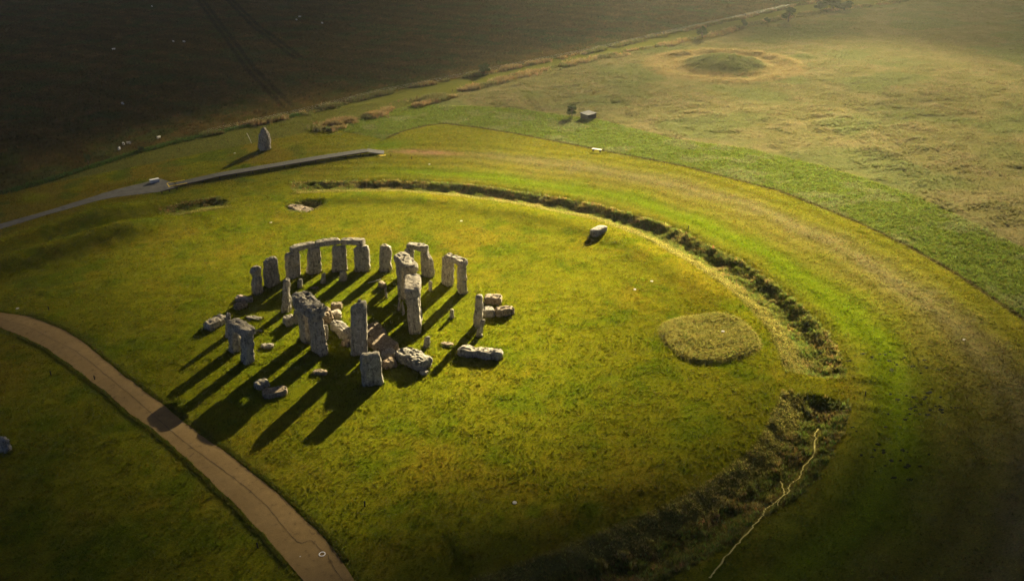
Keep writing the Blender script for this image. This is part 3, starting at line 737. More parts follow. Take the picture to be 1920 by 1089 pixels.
# ------------------------------------------------------------------ stones
def rock_mesh(name, w, t, h, seed, rnd=5.0, rough=1.0, taper=.88, prof=None, lean=(0, 0), sunk=.3, nseg=(12, 8, 20), curve=0.0, mat=None, fallen=False, tenon=False):
    """weathered block: rounded box whose faces are pushed in and out by several sizes of noise"""
    nx_, ny_, nz_ = nseg
    idx = {}; vs = []; fs = []
    def vid(i, j, k):
        if (i, j, k) not in idx: idx[(i, j, k)] = len(vs); vs.append((2 * i / nx_ - 1, 2 * j / ny_ - 1, 2 * k / nz_ - 1))
        return idx[(i, j, k)]
    for i in range(nx_):
        for j in range(ny_):
            fs.append((vid(i, j, 0), vid(i, j + 1, 0), vid(i + 1, j + 1, 0), vid(i + 1, j, 0)))
            fs.append((vid(i, j, nz_), vid(i + 1, j, nz_), vid(i + 1, j + 1, nz_), vid(i, j + 1, nz_)))
    for i in range(nx_):
        for k in range(nz_):
            fs.append((vid(i, 0, k), vid(i + 1, 0, k), vid(i + 1, 0, k + 1), vid(i, 0, k + 1)))
            fs.append((vid(i, ny_, k), vid(i, ny_, k + 1), vid(i + 1, ny_, k + 1), vid(i + 1, ny_, k)))
    for j in range(ny_):
        for k in range(nz_):
            fs.append((vid(0, j, k), vid(0, j, k + 1), vid(0, j + 1, k + 1), vid(0, j + 1, k)))
            fs.append((vid(nx_, j, k), vid(nx_, j + 1, k), vid(nx_, j + 1, k + 1), vid(nx_, j, k + 1)))
    off = Vector((seed * 7.13, seed * 3.71, seed * 1.93))
    half = Vector((w / 2, t / 2, (h + sunk) / 2))
    mn = min(w, t, h); out = []
    rs = random.Random(seed * 13 + 1); cuts = []
    for k in range(14 if mn > .35 else 4):                                # planes that knock corners off and leave facets
        d_ = Vector((rs.choice((-1, 1)) * rs.uniform(.1, 1), rs.choice((-1, 1)) * rs.uniform(.1, 1), rs.uniform(-.25, .9) if not fallen else rs.uniform(-.2, 1))).normalized()
        sup = abs(d_.x) * half.x + abs(d_.y) * half.y + abs(d_.z) * half.z
        cuts.append((d_, sup * rs.uniform(.80, .97)))
    for (a, b, c) in vs:
        # round the box: p-norm in plan and softer edges at the top
        pn = (abs(a) ** rnd + abs(b) ** rnd) ** (1 / rnd); mxn = max(abs(a), abs(b), 1e-6)
        s = mxn / pn if pn > 0 else 1
        pz = rnd * 1.6
        q3 = (max(abs(a), abs(b)) ** pz + abs(c) ** pz) ** (1 / pz); m3 = max(abs(a), abs(b), abs(c), 1e-6)
        s3 = m3 / q3
        x, y, z = a * s * s3, b * s * s3, c * s3
        zf = (z + 1) / 2
        if fallen: ws = 1.0; sx = 0.0
        elif prof:
            ws = prof[-1][1]; sx = prof[-1][2]
            for (z0, w0, s0), (z1, w1, s1) in zip(prof[:-1], prof[1:]):
                if zf <= z1:
                    tt = (zf - z0) / (z1 - z0); ws = w0 + (w1 - w0) * tt; sx = s0 + (s1 - s0) * tt; break
        else: ws = 1 + (taper - 1) * zf; sx = 0.0
        ty = 1 + (taper - 1) * 1.2 * zf if not fallen else 1.0
        p = Vector((x * half.x * ws + sx * w, y * half.y * ty, z * half.z))
        # displacement
        nrm = Vector((x ** 3 / max(half.x, .1), y ** 3 / max(half.y, .1), z ** 3 / max(half.z, .1) * .7)).normalized() if (x or y or z) else Vector((0, 0, 1))
        q = p + off
        d = mnoise.noise(q * .9) * .13 + mnoise.noise(q * 2.1 + Vector((5, 0, 0))) * .08
        d -= abs(mnoise.noise(Vector((q.x * 2.4, q.y * 2.4, q.z * (.55 if not fallen else 2.0))))) * .12      # grooves
        d += mnoise.noise(q * 5.2) * .035 * rough
        cell = mnoise.noise(q * 3.3 + Vector((11, 4, 2)))
        if cell > .28: d -= (cell - .28) * .5 * rough                                                            # pits and chips
        d *= min(1.0, .35 + mn * .6) * (.55 + .45 * rough)
        p += nrm * (d + .055 * min(1, mn))
        for d_, lim in cuts:
            e_ = p.dot(d_) - lim
            if e_ > 0: p -= d_ * e_ * .9
        if curve: p.y += curve * 4 * (1 - (2 * p.x / w) ** 2) * .25 * w
        zz = p.z + half.z - sunk
        p.x += lean[0] * max(zz, 0) / h; p.y += lean[1] * max(zz, 0) / h
        out.append((p.x, p.y, zz))
    if tenon:
        n0 = len(out); cz = h - .06
        for k in range(6):
            t_ = k * math.pi / 3
            out.append((lean[0] - .1 + .24 * math.cos(t_), lean[1] + .22 * math.sin(t_), cz)); out.append((lean[0] - .1 + .16 * math.cos(t_), lean[1] + .15 * math.sin(t_), cz + .34))
        for k in range(6):
            k2 = (k + 1) % 6; fs.append((n0 + 2 * k, n0 + 2 * k2, n0 + 2 * k2 + 1, n0 + 2 * k + 1))
        fs.append(tuple(n0 + 2 * k + 1 for k in range(6)))
    me_ = bpy.data.meshes.new(name); me_.from_pydata(out, [], fs)
    me_.polygons.foreach_set('use_smooth', [True] * len(me_.polygons))
    me_.set_sharp_from_angle(angle=R(28))
    me_.materials.append(mat or M_STONE); return me_
def put(name, me_, x, y, z, rz):
    o = bpy.data.objects.new(name, me_); o.location = (x, y, z); o.rotation_euler = (0, 0, rz); col.objects.link(o); return o

FEET = []                                     # where tufts grow round the stones
for (nm, lab, grp, x, y, yaw, w, t, h, taper, lx, ly, prof, seed, rnd, rough, tone) in UPRIGHTS:
    small = nm == 'upright_stone'
    me_ = rock_mesh(nm, w, t, h, seed, rnd, rough, taper, prof, (lx, ly), nseg=(8, 6, 12) if small else (14, 9, 24),
                    mat=M_BLUE if small else STONES[tone], tenon='tenon' in lab)
    o = put(nm, me_, x, y, H1(x, y), -R(yaw))
    tag(o, lab, 'stone', grp); FEET.append((x, y, w, t, -R(yaw)))
def lintel(lab, grp, A, B, wd, ht, seed, curve, rough):
    A, B = Vector(A), Vector(B); c = (A + B) / 2; d = B - A; ln = math.hypot(d.x, d.y)
    rz = math.atan2(d.y, d.x)
    me_ = rock_mesh('lintel', ln - .04, wd, ht, seed, 7, rough, 1, None, (0, 0), sunk=0, nseg=(26, 9, 8), curve=curve, fallen=True)
    o = put('lintel', me_, c.x, c.y, c.z - ht, rz); tag(o, lab, 'stone', grp); return o
for (lab, grp, A, B, wd, ht, seed, curve, rough) in LINTELS: lintel(lab, grp, A, B, wd, ht, seed, curve, rough)
for (li, la, lb, wa, wb, th_, seeds) in TRILITHONS:
    _, _, A, B, wd, ht, *_r = LINTELS[li]
    A, B = Vector(A), Vector(B); d = (B - A); ln = d.length; u = d / ln; rz = math.atan2(d.y, d.x)
    for lab, ww, sgn, sd in ((la, wa, -1, seeds[0]), (lb, wb, 1, seeds[1])):
        c = (A + B) / 2 + u * sgn * (ln / 2 - ww / 2 - .05); h = A.z - ht + .04
        gz_ = H1(c.x, c.y)
        me_ = rock_mesh('standing_stone', ww, th_, h - gz_, sd, 5, 1.0, .9, None, (0, 0), nseg=(14, 9, 28))
        o = put('standing_stone', me_, c.x, c.y, gz_, rz); tag(o, lab, 'stone', 'inner trilithon stones'); FEET.append((c.x, c.y, ww, th_, rz))
for (nm, lab, grp, x, y, yaw, ln, wd, ht, seed, rnd, rough, tone, tilt) in BOULDERS:
    me_ = rock_mesh(nm, ln, wd, ht, seed, rnd, rough, 1, None, (0, 0), sunk=min(.35, ht * .35), nseg=(16, 11, 9), mat=STONES[tone], fallen=True)
    o = put(nm, me_, x, y, H1(x, y), R(yaw)); tag(o, lab, 'stone', grp); FEET.append((x, y, ln, wd, R(yaw)))

# ------------------------------------------------------------------ boardwalk
def board_line(P, n): 
    P = np.array(P); d = np.r_[0, np.cumsum(np.hypot(*np.diff(P, axis=0).T))]; t = np.linspace(0, d[-1], n); return np.c_[np.interp(t, d, P[:, 0]), np.interp(t, d, P[:, 1])]
bt, bb = board_line(BOARD_TOP, 25), board_line(BOARD_BOT, 25)
bx0, by0 = (bt[0] + bb[0]) / 2
bw = empty('boardwalk', (bx0, by0, 0)); tag(bw, 'long raised grey boardwalk running past the solitary pointed stone', 'boardwalk')
def at0(p): return (p[0] - bx0, p[1] - by0, p[2])
ctr = (bt + bb) / 2; t_ = np.gradient(ctr, axis=0); t_ /= np.linalg.norm(t_, axis=1)[:, None]; nr = np.c_[-t_[:, 1], t_[:, 0]]; HW = 1.05
deck_z = [.18 + .42 * min(1, k / 5) for k in range(25)]
for k in range(24):
    mb = MB(); q = []
    for kk in (k, k + 1):
        for sg in (1, -1): q.append((*(ctr[kk] + nr[kk] * HW * sg), deck_z[kk]))
    sh = .012
    a, b, c_, d_ = [Vector(at0(p)) for p in q]
    e = (c_ - a).normalized() * sh
    top = [a + e, b + e, d_ - e, c_ - e]; low = [v - Vector((0, 0, .09)) for v in top]
    mb.add(top + low, [(0, 1, 2, 3), (7, 6, 5, 4), (0, 4, 5, 1), (1, 5, 6, 2), (2, 6, 7, 3), (3, 7, 4, 0)])
    mb.build('deck_panel', M_BOARD, bw)
for sg in (1, -1):
    mb = MB()
    mb.tube([at0((*(ctr[k] + nr[k] * (HW + .03) * sg), deck_z[k] - .1)) for k in range(25)], .09, 4); mb.build('edge_beam', M_DARKWOOD, bw)
for k in range(1, 25, 2):
    for sg in (1, -1):
        mb = MB(); p = ctr[k] + nr[k] * (HW - .15) * sg
        mb.box(at0((p[0], p[1], deck_z[k] / 2 - .15)), (.14, .14, deck_z[k] + .1)); mb.build('leg', M_DARKWOOD, bw)
e0, e1 = ctr[-1], np.array([(BOARD_END[0][0] + BOARD_END[1][0]) / 2, (BOARD_END[0][1] + BOARD_END[1][1]) / 2])
dv = (e1 - e0); dv /= np.linalg.norm(dv); nv = np.array([-dv[1], dv[0]])
mb = MB(); tp = [(*(e0 + nv * HW), .61), (*(e0 - nv * HW), .61), (*(e1 - nv * HW), .06), (*(e1 + nv * HW), .06)]
tp = [Vector(at0(p)) for p in tp]; lw = [v - Vector((0, 0, .1)) for v in tp]
mb.add(tp + lw, [(0, 1, 2, 3), (7, 6, 5, 4), (0, 4, 5, 1), (1, 5, 6, 2), (2, 6, 7, 3), (3, 7, 4, 0)]); mb.build('ramp', M_BOARD, bw)
mb = MB(); c0 = ctr[0]; tz = t_[0]; ang_ = math.atan2(tz[1], tz[0])
for off, sz in (((.0, HW), (3.0, .12, .05)), ((.0, -HW), (3.0, .12, .05)), ((-1.5, 0), (.12, 2 * HW, .05))):
    p = c0 + tz * (off[0] + .2) + np.array([-tz[1], tz[0]]) * off[1]
    mb.box(at0((p[0], p[1], .32 if off[0] == 0 else .2)), sz, ang_)
mb.build('yellow_edging', M_YELLOW, bw)
x, y = MISC['mat']; mb = MB(); mb.box((0, 0, .03), (1.6, .9, .05), -.45)
tag(mb.build('ground_mat', M_YELLOW, loc=(x, y, H1(x, y))), 'small yellow mat on the grass at the right end of the boardwalk', 'mat')
# steel cabinet and low rail by the tarmac
x, y = MISC['bin']; cab = empty('equipment_cabinet', (x, y, H1(x, y)), .25); tag(cab, 'small pale metal cabinet lying at the edge of grey tarmac', 'cabinet')
mb = MB(); mb.box((0, 0, .32), (1.5, .7, .5)); mb.build('body', M_STEEL, cab)
mb = MB(); mb.box((0, 0, .60), (1.58, .78, .06)); mb.build('lid', M_WHITE, cab)
for sx in (-.55, .55):
    mb = MB(); mb.box((sx, 0, .04), (.12, .6, .1)); mb.build('foot', M_BLACK, cab)
x, y = MISC['rail']; rail = empty('low_rail', (x, y, H1(x, y)), .35); tag(rail, 'low dark rail along the near side of the grey tarmac', 'rail')
mb = MB(); mb.box((0, 0, .42), (3.0, .16, .14)); mb.build('top_bar', M_DARKWOOD, rail)
for sx in (-1.3, 0, 1.3):
    mb = MB(); mb.box((sx, 0, .18), (.14, .14, .4)); mb.build('post', M_DARKWOOD, rail)
x, y = MISC['pole']; mb = MB(); mb.tube([(0, 0, -.2), (-.25, .3, .9), (-.6, .7, 2.0)], .06, 6)
tag(mb.build('leaning_pole', M_PALEWOOD, loc=(x, y, H1(x, y))), 'thin pale pole leaning left beside the solitary pointed stone', 'pole')
x, y = MISC['stick']; mb = MB(); mb.tube([(-.75, .4, .06), (0, 0, .3), (.75, -.4, .62)], .045, 6)
tag(mb.build('stick', M_PALEWOOD, loc=(x, y, H1(x, y))), 'pale stick resting on a small rock inside the far arc', 'stick')

# ------------------------------------------------------------------ hut and bench
x, y = MISC['hut']; hz = math.radians(20)
hut = empty('stone_hut', (x, y, H1(x, y) - .25), hz); hut.scale = (.78, .78, .85); tag(hut, 'low dark hut with flat grey roof beside a bush in the dry meadow', 'hut')
mb = MB()
for c, s in (((0, -1.3, .75), (3.2, .25, 1.5)), ((0, 1.3, .75), (3.2, .25, 1.5)), ((-1.475, 0, .75), (.25, 2.35, 1.5)), ((1.475, 0, .75), (.25, 2.35, 1.5))): mb.box(c, s)
mb.build('wall', M_DARKWOOD, hut)
mb = MB(); mb.box((0, 0, 1.6), (3.6, 3.1, .16), 0, (.06, 0)); rf = mb.build('roof', M_ROOF, hut)
mb = MB(); mb.box((.3, -1.445, .55), (.9, .06, 1.1)); mb.build('door', M_BLACK, hut)
x, y = MISC['bench']; be_ = empty('bench', (x, y, H1(x, y)), math.radians(-52)); tag(be_, 'small pale bench on two dark legs at the mown edge', 'bench')
for k in (-1, 0, 1):
    mb = MB(); mb.box((0, k * .2, .5), (1.9, .17, .06)); mb.build('seat_slat', M_PALEWOOD, be_)
for sx in (-.7, .7):
    mb = MB(); mb.box((sx, 0, .22), (.12, .5, .5)); mb.build('leg', M_DARKWOOD, be_)

# ------------------------------------------------------------------ small markers and posts
PL = ['low dark post on shaded grass right of the brown path, lower middle', 'low dark post in dark grass left of the path near the bottom edge', 'low dark post just outside the right-hand ditch',
      'low dark post, left of two at the right end of the boardwalk', 'low dark post, right of two at the right end of the boardwalk', 'low dark post above the bend of the path at the left',
      'low dark post in grass below the bend of the path at the left', 'low dark post beside the bench', 'low dark post on worn grass beyond the gap in the ditch', 'low dark post at lower edge of the path on the left']
for (x, y), lab in zip(POSTS, PL):
    mb = MB(); mb.tube([(0, 0, -.2), (0, 0, .5), (0, 0, .56)], [.06, .06, .035], 8)
    o = mb.build('marker_post', M_BLACK, loc=(x, y, H1(x, y))); tag(o, lab, 'post', 'low dark posts in the grass')
ML = ['white marker disc on grass left behind the long lintel row', 'white marker disc on grass between far arc and ditch', 'white marker disc on yellow grass between ruin and right ditch', 'white marker on the low rough mound at right',
      'white marker in grass left of the solitary pointed stone', 'white marker right of the boardwalk end', 'white marker low in the dark lawn, bottom middle', 'white marker on the worn band at far right',
      'white marker above the path at far left', 'white marker beside the path near the bottom edge', 'fainter pale disc just above the marker on yellow grass']
for (x, y), lab in zip(MARKERS, ML):
    n = 14; vs = [(0, 0, .06)]; rr_ = .19; fs = []
    for k in range(n):
        a = 2 * math.pi * k / n; vs += [(rr_ * math.cos(a), rr_ * math.sin(a), .04), (rr_ * 1.05 * math.cos(a), rr_ * 1.05 * math.sin(a), -.15)]
    for k in range(n):
        a, b = 1 + 2 * k, 1 + 2 * ((k + 1) % n); fs += [(0, a, b), (a, a + 1, b + 1, b)]
    o = mesh_obj('chalk_marker', vs, fs, M_CHALK, loc=(x, y, H1(x, y) + .02)); tag(o, lab, 'marker', 'chalk markers in the lawn')

# ------------------------------------------------------------------ sheep
def sheep_meshes():
    """body with four jointed legs and tail as one skin, head darker"""
    me_ = bpy.data.meshes.new('sheep')
    V = [(0, 0, .62), (.28, 0, .63), (.45, 0, .66), (.58, 0, .76), (.70, 0, .84), (.83, 0, .78), (-.28, 0, .63), (-.48, 0, .64), (-.58, 0, .55)]
    E = [(0, 1), (1, 2), (2, 3), (3, 4), (4, 5), (0, 6), (6, 7), (7, 8)]; Rr = [.27, .27, .22, .13, .12, .06, .29, .24, .06]
    for sy in (-1, 1):
        n = len(V); V += [(.34, sy * .13, .42), (.36, sy * .13, .22), (.35, sy * .13, .02)]; E += [(1, n), (n, n + 1), (n + 1, n + 2)]; Rr += [.09, .05, .045]
        n = len(V); V += [(-.34, sy * .14, .45), (-.44, sy * .14, .27), (-.40, sy * .14, .02)]; E += [(6, n), (n, n + 1), (n + 1, n + 2)]; Rr += [.11, .055, .045]
        n = len(V); V += [(.70, sy * .14, .86)]; E += [(4, n)]; Rr += [.03]
    me_.from_pydata(V, E, []); o = bpy.data.objects.new('sheep', me_); col.objects.link(o)
    md = o.modifiers.new('skin', 'SKIN'); 
    for k, r_ in enumerate(Rr): me_.skin_vertices[0].data[k].radius = (r_, r_)
    me_.skin_vertices[0].data[0].use_root = True
    o.modifiers.new('sub', 'SUBSURF').levels = 1
    dg = bpy.context.evaluated_depsgraph_get(); m2 = bpy.data.meshes.new_from_object(o.evaluated_get(dg))
    bpy.data.objects.remove(o); m2.materials.clear(); m2.materials.append(M_WOOL); m2.materials.append(M_FACE)
    for p in m2.polygons:
        p.use_smooth = True
        if p.center.x > .62 or p.center.z < .28: p.material_index = 1
    return m2
sm = sheep_meshes()
SHL = ['white sheep nearest the solitary stone, in the dark field', 'right one of a trio of sheep in the dark field left of the solitary stone', 'middle one of a trio of sheep in the dark field left of the solitary stone', 'lowest one of a trio of sheep in the dark field left of the solitary stone',
       'left one of two sheep side by side high in the dark field', 'right one of two sheep side by side high in the dark field', 'lone sheep far out in the darkest upper left of the field', 'lone sheep halfway up the dark field at left',
       'sheep farthest up the field near the top edge', 'upper one of two sheep in the field at top centre-left', 'rightmost sheep of the dark field, near the top', 'lower left one of two sheep in the field at top centre-left']
for k, ((x, y), lab) in enumerate(zip(SHEEP, SHL)):
    o = bpy.data.objects.new('sheep', sm); o.location = (x, y, H1(x, y)); o.rotation_euler = (0, 0, rng.uniform(0, 6.28)); o.scale = (.85,) * 3
    col.objects.link(o); tag(o, lab, 'sheep', 'sheep grazing in the dark field')

# ------------------------------------------------------------------ trees and bushes
def leaf_cloud(lobes, n, size, seed):
    rr_ = np.random.default_rng(seed); vs = []; fs = []
    for (cx, cy, cz, rx_, rz_) in lobes:
        for k in range(n):
            d = rr_.normal(size=3); d /= np.linalg.norm(d); q = rr_.random() ** .4
            c = np.array([cx, cy, cz]) + d * q * np.array([rx_, rx_, rz_])
            a = rr_.normal(size=3); a /= np.linalg.norm(a); b = np.cross(a, rr_.normal(size=3)); b /= np.linalg.norm(b) + 1e-9
            s = size * (.6 + .8 * rr_.random()); i = len(vs)
            vs += [c - a * s, c + b * s * .6, c + a * s, c - b * s * .6]; fs.append((i, i + 1, i + 2, i + 3))
    return vs, fs
def tree(name, lab, x, y, hgt, rad, seed, group=None, cat='tree'):
    rr_ = random.Random(seed); t0 = empty(name, (x, y, H1(x, y)), rr_.uniform(0, 6)); tag(t0, lab, cat, group)
    mb = MB(); mb.tube([(0, 0, -.3), (.05, 0, hgt * .25), (.0, .1, hgt * .55), (.1, 0, hgt * .8)], [rad * .09, rad * .07, rad * .045, rad * .02], 7)
    lobes = []
    for k in range(9):
        a = k * 2.4 + rr_.uniform(-.4, .4); d = rad * rr_.uniform(.25, .68); z = hgt * rr_.uniform(.3, .82)
        lobes.append((d * math.cos(a), d * math.sin(a), z, rad * rr_.uniform(.3, .48), hgt * rr_.uniform(.13, .2)))
        mb.tube([(0, .05, hgt * .3), (d * .5 * math.cos(a), d * .5 * math.sin(a), (z + hgt * .3) / 2 + .1), (d * math.cos(a), d * math.sin(a), z)], [rad * .035, rad * .025, rad * .01], 5)
    mb.build('trunk', M_BARK, t0, smooth=True)
    vs, fs = leaf_cloud(lobes, 150, rad * .085, seed); mesh_obj('crown', vs, fs, M_LEAF, t0)
TREE = [('bush', 'dark bush on the hedge line left of the dry meadow', 2.8, 1.9), ('hawthorn_tree', 'round dark tree nearest the far mound, casting a shadow', 3.8, 1.9), ('bush', 'small bush right of the round tree by the far mound', 2.6, 1.4), ('bush', 'smallest bush between two trees on the far hedge', 2.2, 1.3),
        ('hawthorn_tree', 'large round hazy tree on the far hedge line', 5.0, 2.7), ('hawthorn_tree', 'broad tree, middle of the clump at top edge', 4.6, 4.0), ('hawthorn_tree', 'lower tree at right of the clump at top edge', 3.2, 3.2), ('hawthorn_tree', 'lower tree at left of the clump at top edge', 3.0, 3.0)]
for k, ((x, y), (nm, lab, hg, rd)) in enumerate(zip(TREES, TREE)):
    tree(nm, lab, x, y, hg, rd, 200 + k, cat='bush' if nm == 'bush' else 'tree')
x, y = MISC['hutbush']; tree('bush', 'small green bush growing against the dark hut', x - 2.4, y + 1.6, 2.6, 1.4, 301, cat='bush')
for (x, y), lab, k in zip(THORN, ('round dark thorn bush inside the field edge, right of two at left', 'small dark thorn bush on a stem, leftmost in the field'), (0, 1)):
    tree('thorn_bush', lab, x, y, 1.5 if k == 0 else 2.3, .75, 310 + k, 'thorn bushes at the field edge', 'bush')

# ------------------------------------------------------------------ field fence
fence = empty('wire_fence', (UPHEDGE[4][0], UPHEDGE[4][1], 0)); tag(fence, 'thin wire fence with wooden posts along the far grassy hedge', 'fence')
fx, fy = UPHEDGE[4]
FP = board_line(UPHEDGE[4:-1], 64)
post_me = None
zz = height(FP[:, 0], FP[:, 1])
for k, (x, y) in enumerate(FP):
    if post_me is None:
        mb = MB(); mb.tube([(0, 0, -.3), (0, 0, 1.15)], .05, 6); o = mb.build('post', M_BARK, fence); post_me = o.data
    else:
        o = bpy.data.objects.new('post', post_me); o.parent = fence; col.objects.link(o)
    o.location = (x - fx, y - fy, zz[k])
for hz_ in (.5, .85, 1.15):
    mb = MB(); mb.tube([(x - fx, y - fy, zz[k] + hz_) for k, (x, y) in enumerate(FP)], .008, 3); mb.build('wire', M_STEEL, fence)

# ------------------------------------------------------------------ trodden line in the ditch
tr = line_strip('worn_trail', catmull(TRAIL, 8), .11, M_TRAIL, .2, None, .05, 3); tag(tr, kind='structure')
tr2 = line_strip('worn_trail', catmull(TRAIL2, 8), .09, M_TRAIL, .2, None, .04, 4); tag(tr2, kind='structure')

# ------------------------------------------------------------------ grass: points that carry blades
def blade_tuft(name, n, seed, spread, hgt, width, bend):
    rr_ = np.random.default_rng(seed); vs = []; fs = []
    for k in range(n):
        a = rr_.uniform(0, 6.283); d = spread * math.sqrt(rr_.random()); bx_, by_ = d * math.cos(a), d * math.sin(a)
        o = rr_.uniform(0, 6.283); h = hgt * rr_.uniform(.55, 1.05); w = width * rr_.uniform(.7, 1.3); f_ = rr_.uniform(0, 6.283); bd = bend * rr_.uniform(.3, 1.2)
        px, py = math.cos(f_) * w / 2, math.sin(f_) * w / 2; lx, ly = math.cos(o) * bd, math.sin(o) * bd
        i = len(vs)
        vs += [(bx_ - px, by_ - py, -.05), (bx_ + px, by_ + py, -.05), (bx_ + px * .8 + lx * .35, by_ + py * .8 + ly * .35, h * .6), (bx_ - px * .8 + lx * .35, by_ - py * .8 + ly * .35, h * .6), (bx_ + lx, by_ + ly, h)]
        fs += [(i, i + 1, i + 2, i + 3), (i + 3, i + 2, i + 4)]
    me_ = bpy.data.meshes.new(name); me_.from_pydata(vs, [], fs); me_.materials.append(M_GRASS)
    return me_
src = bpy.data.collections.new('grass_sources')            # never linked to the scene
for k in range(5):
    src.objects.link(bpy.data.objects.new('tuft', blade_tuft('tuft', 11, 400 + k, .22, .5, .05, .28)))
def grass(name, label, x, y, scale, tint):
    z = height(x, y); n = len(x)
    me_ = bpy.data.meshes.new(name); me_.vertices.add(n)
    me_.vertices.foreach_set('co', np.stack([x, y, z], 1).astype(np.float32).ravel())
    a = me_.attributes.new('scl', 'FLOAT', 'POINT'); a.data.foreach_set('value', scale.astype(np.float32))
    a = me_.attributes.new('rot', 'FLOAT_VECTOR', 'POINT')
    a.data.foreach_set('vector', np.stack([rng.normal(0, .12, n), rng.normal(0, .12, n), rng.uniform(0, 6.283, n)], 1).astype(np.float32).ravel())
    a = me_.attributes.new('tint', 'FLOAT_COLOR', 'POINT'); a.data.foreach_set('color', np.c_[tint, np.ones(n)].astype(np.float32).ravel())
    o = bpy.data.objects.new(name, me_); col.objects.link(o); tag(o, label, 'grass', kind='stuff')
    ng = bpy.data.node_groups.new(name, 'GeometryNodeTree')
    ng.interface.new_socket('Geometry', in_out='INPUT', socket_type='NodeSocketGeometry'); ng.interface.new_socket('Geometry', in_out='OUTPUT', socket_type='NodeSocketGeometry')
    gi = ng.nodes.new('NodeGroupInput'); go = ng.nodes.new('NodeGroupOutput')
    mp = ng.nodes.new('GeometryNodeMeshToPoints'); ip = ng.nodes.new('GeometryNodeInstanceOnPoints'); ci = ng.nodes.new('GeometryNodeCollectionInfo')
    ci.inputs['Collection'].default_value = src; ci.inputs['Separate Children'].default_value = True
    na = ng.nodes.new('GeometryNodeInputNamedAttribute'); na.data_type = 'FLOAT'; na.inputs[0].default_value = 'scl'
    nb = ng.nodes.new('GeometryNodeInputNamedAttribute'); nb.data_type = 'FLOAT_VECTOR'; nb.inputs[0].default_value = 'rot'
    l = ng.links.new
    l(gi.outputs[0], mp.inputs['Mesh']); l(mp.outputs[0], ip.inputs['Points']); l(ci.outputs[0], ip.inputs['Instance'])
    ip.inputs['Pick Instance'].default_value = True
    l(nb.outputs[0], ip.inputs['Rotation']); l(na.outputs[0], ip.inputs['Scale']); l(ip.outputs[0], go.inputs[0])
    o.modifiers.new('blades', 'NODES').node_group = ng
    return o
def scatter(n, x0, x1, y0, y1): return rng.uniform(x0, x1, n), rng.uniform(y0, y1, n)
def in_view(x, y, m_=.06):
    v = np.stack([x - cam.location.x, y - cam.location.y, np.zeros(len(x)) - 48.5], 1) if False else np.stack([x + 15.413, y + 93.168, np.full(len(x), -48.5)], 1)
    zc_ = v @ np.array(fw); u_ = v @ np.array(r2) / zc_ * 1644.06 / 960; w_ = v @ np.array(u2) / zc_ * 1644.06 / 960
    return (zc_ > 0) & (np.abs(u_) < 1 + m_) & (np.abs(w_) < .567 + m_ * 1.5)
def vary(c, n, s=.3, hue=.15):
    k = 1 + rng.normal(0, s, (n, 1)); h = 1 + rng.normal(0, hue, (n, 3)); return np.clip(c * np.clip(k, .35, 2) * h, .004, .7)

# long rough grass in the ditch, on the mound and in the hollow
x, y = scatter(420000, -62, 62, -64, 60)
k = in_view(x, y, .15); x, y = x[k], y[k]
k = rng.random(len(x)) < rough_mask(x, y) * .95 * (1 - .5 * (sbarrow(x, y) < 1.1)); x, y = x[k], y[k]
k = ~((np.hypot((x - SL[0] + .5) , (y - SL[1])) < 1.2)); x, y = x[k], y[k]
k = (seg_dist(x, y, TRAIL)[0] > .42) & (seg_dist(x, y, TRAIL2)[0] > .3); x, y = x[k], y[k]
cl = fbm(x, y, 1.1, 2, 31)
tt = vary(np.where((fbm(x, y, 2.2, 2, 205) > .55)[:, None], np.array([[.20, .17, .045]]), np.array([[.12, .135, .025]])), len(x))
s_, A_, RG_, th_, r_ = ditch(x, y); inner = sstep(-.6, -1.8, s_) * RG_; mound = sstep(1.1, 1.0, sbarrow(x, y))
pale = np.clip(inner + mound, 0, 1)[:, None]  # sunlit strip of the inner slope put into the blade tint; mound pale too
tt = tt * 1.4 * (1 - pale) + vary(np.array([[.34, .31, .075]]), len(x), .3, .08) * pale
size = (.32 + .75 * cl * rng.uniform(.6, 1.2, len(x))) * (1 - .6 * pale[:, 0]) * (1 - .3 * mound) * (1 + .15 * (th_ > R(131)))
grass('rough_grass', 'long rough tussocky grass filling the ditch and covering the low mound', x, y, size, tt)
# dry meadow
x, y = scatter(900000, 35, 330, -70, 200)
k = in_view(x, y, .1); x, y = x[k], y[k]
k = (sdf(x, y, MEADOW_POLY) < -.2) & in_view(x, y, .1) & (rng.random(len(x)) < .35 + .65 * (fbm(x, y, 3, 2, 41) > .5)); x, y = x[k], y[k]
cl = fbm(x * .8, y * 1.3, 3.0, 3, 41)
base = zone_colour(x, y)
scrub = sstep(11.5, 9, np.hypot(x - FB[0], y - FB[1])); base = base * (1 - .2 * scrub[:, None])
grass('meadow_grass', 'dry straw coloured grass of the wide meadow', x, y, (.4 + .8 * np.clip(cl - .3, 0, .5)) * rng.uniform(.5, 1.4, len(x)) * (1 + .8 * scrub * rng.random(len(x))) * (.5 + .7 * fbm(x, y, 22, 3, 47)), vary(base * 1.15, len(x), .15, .06))
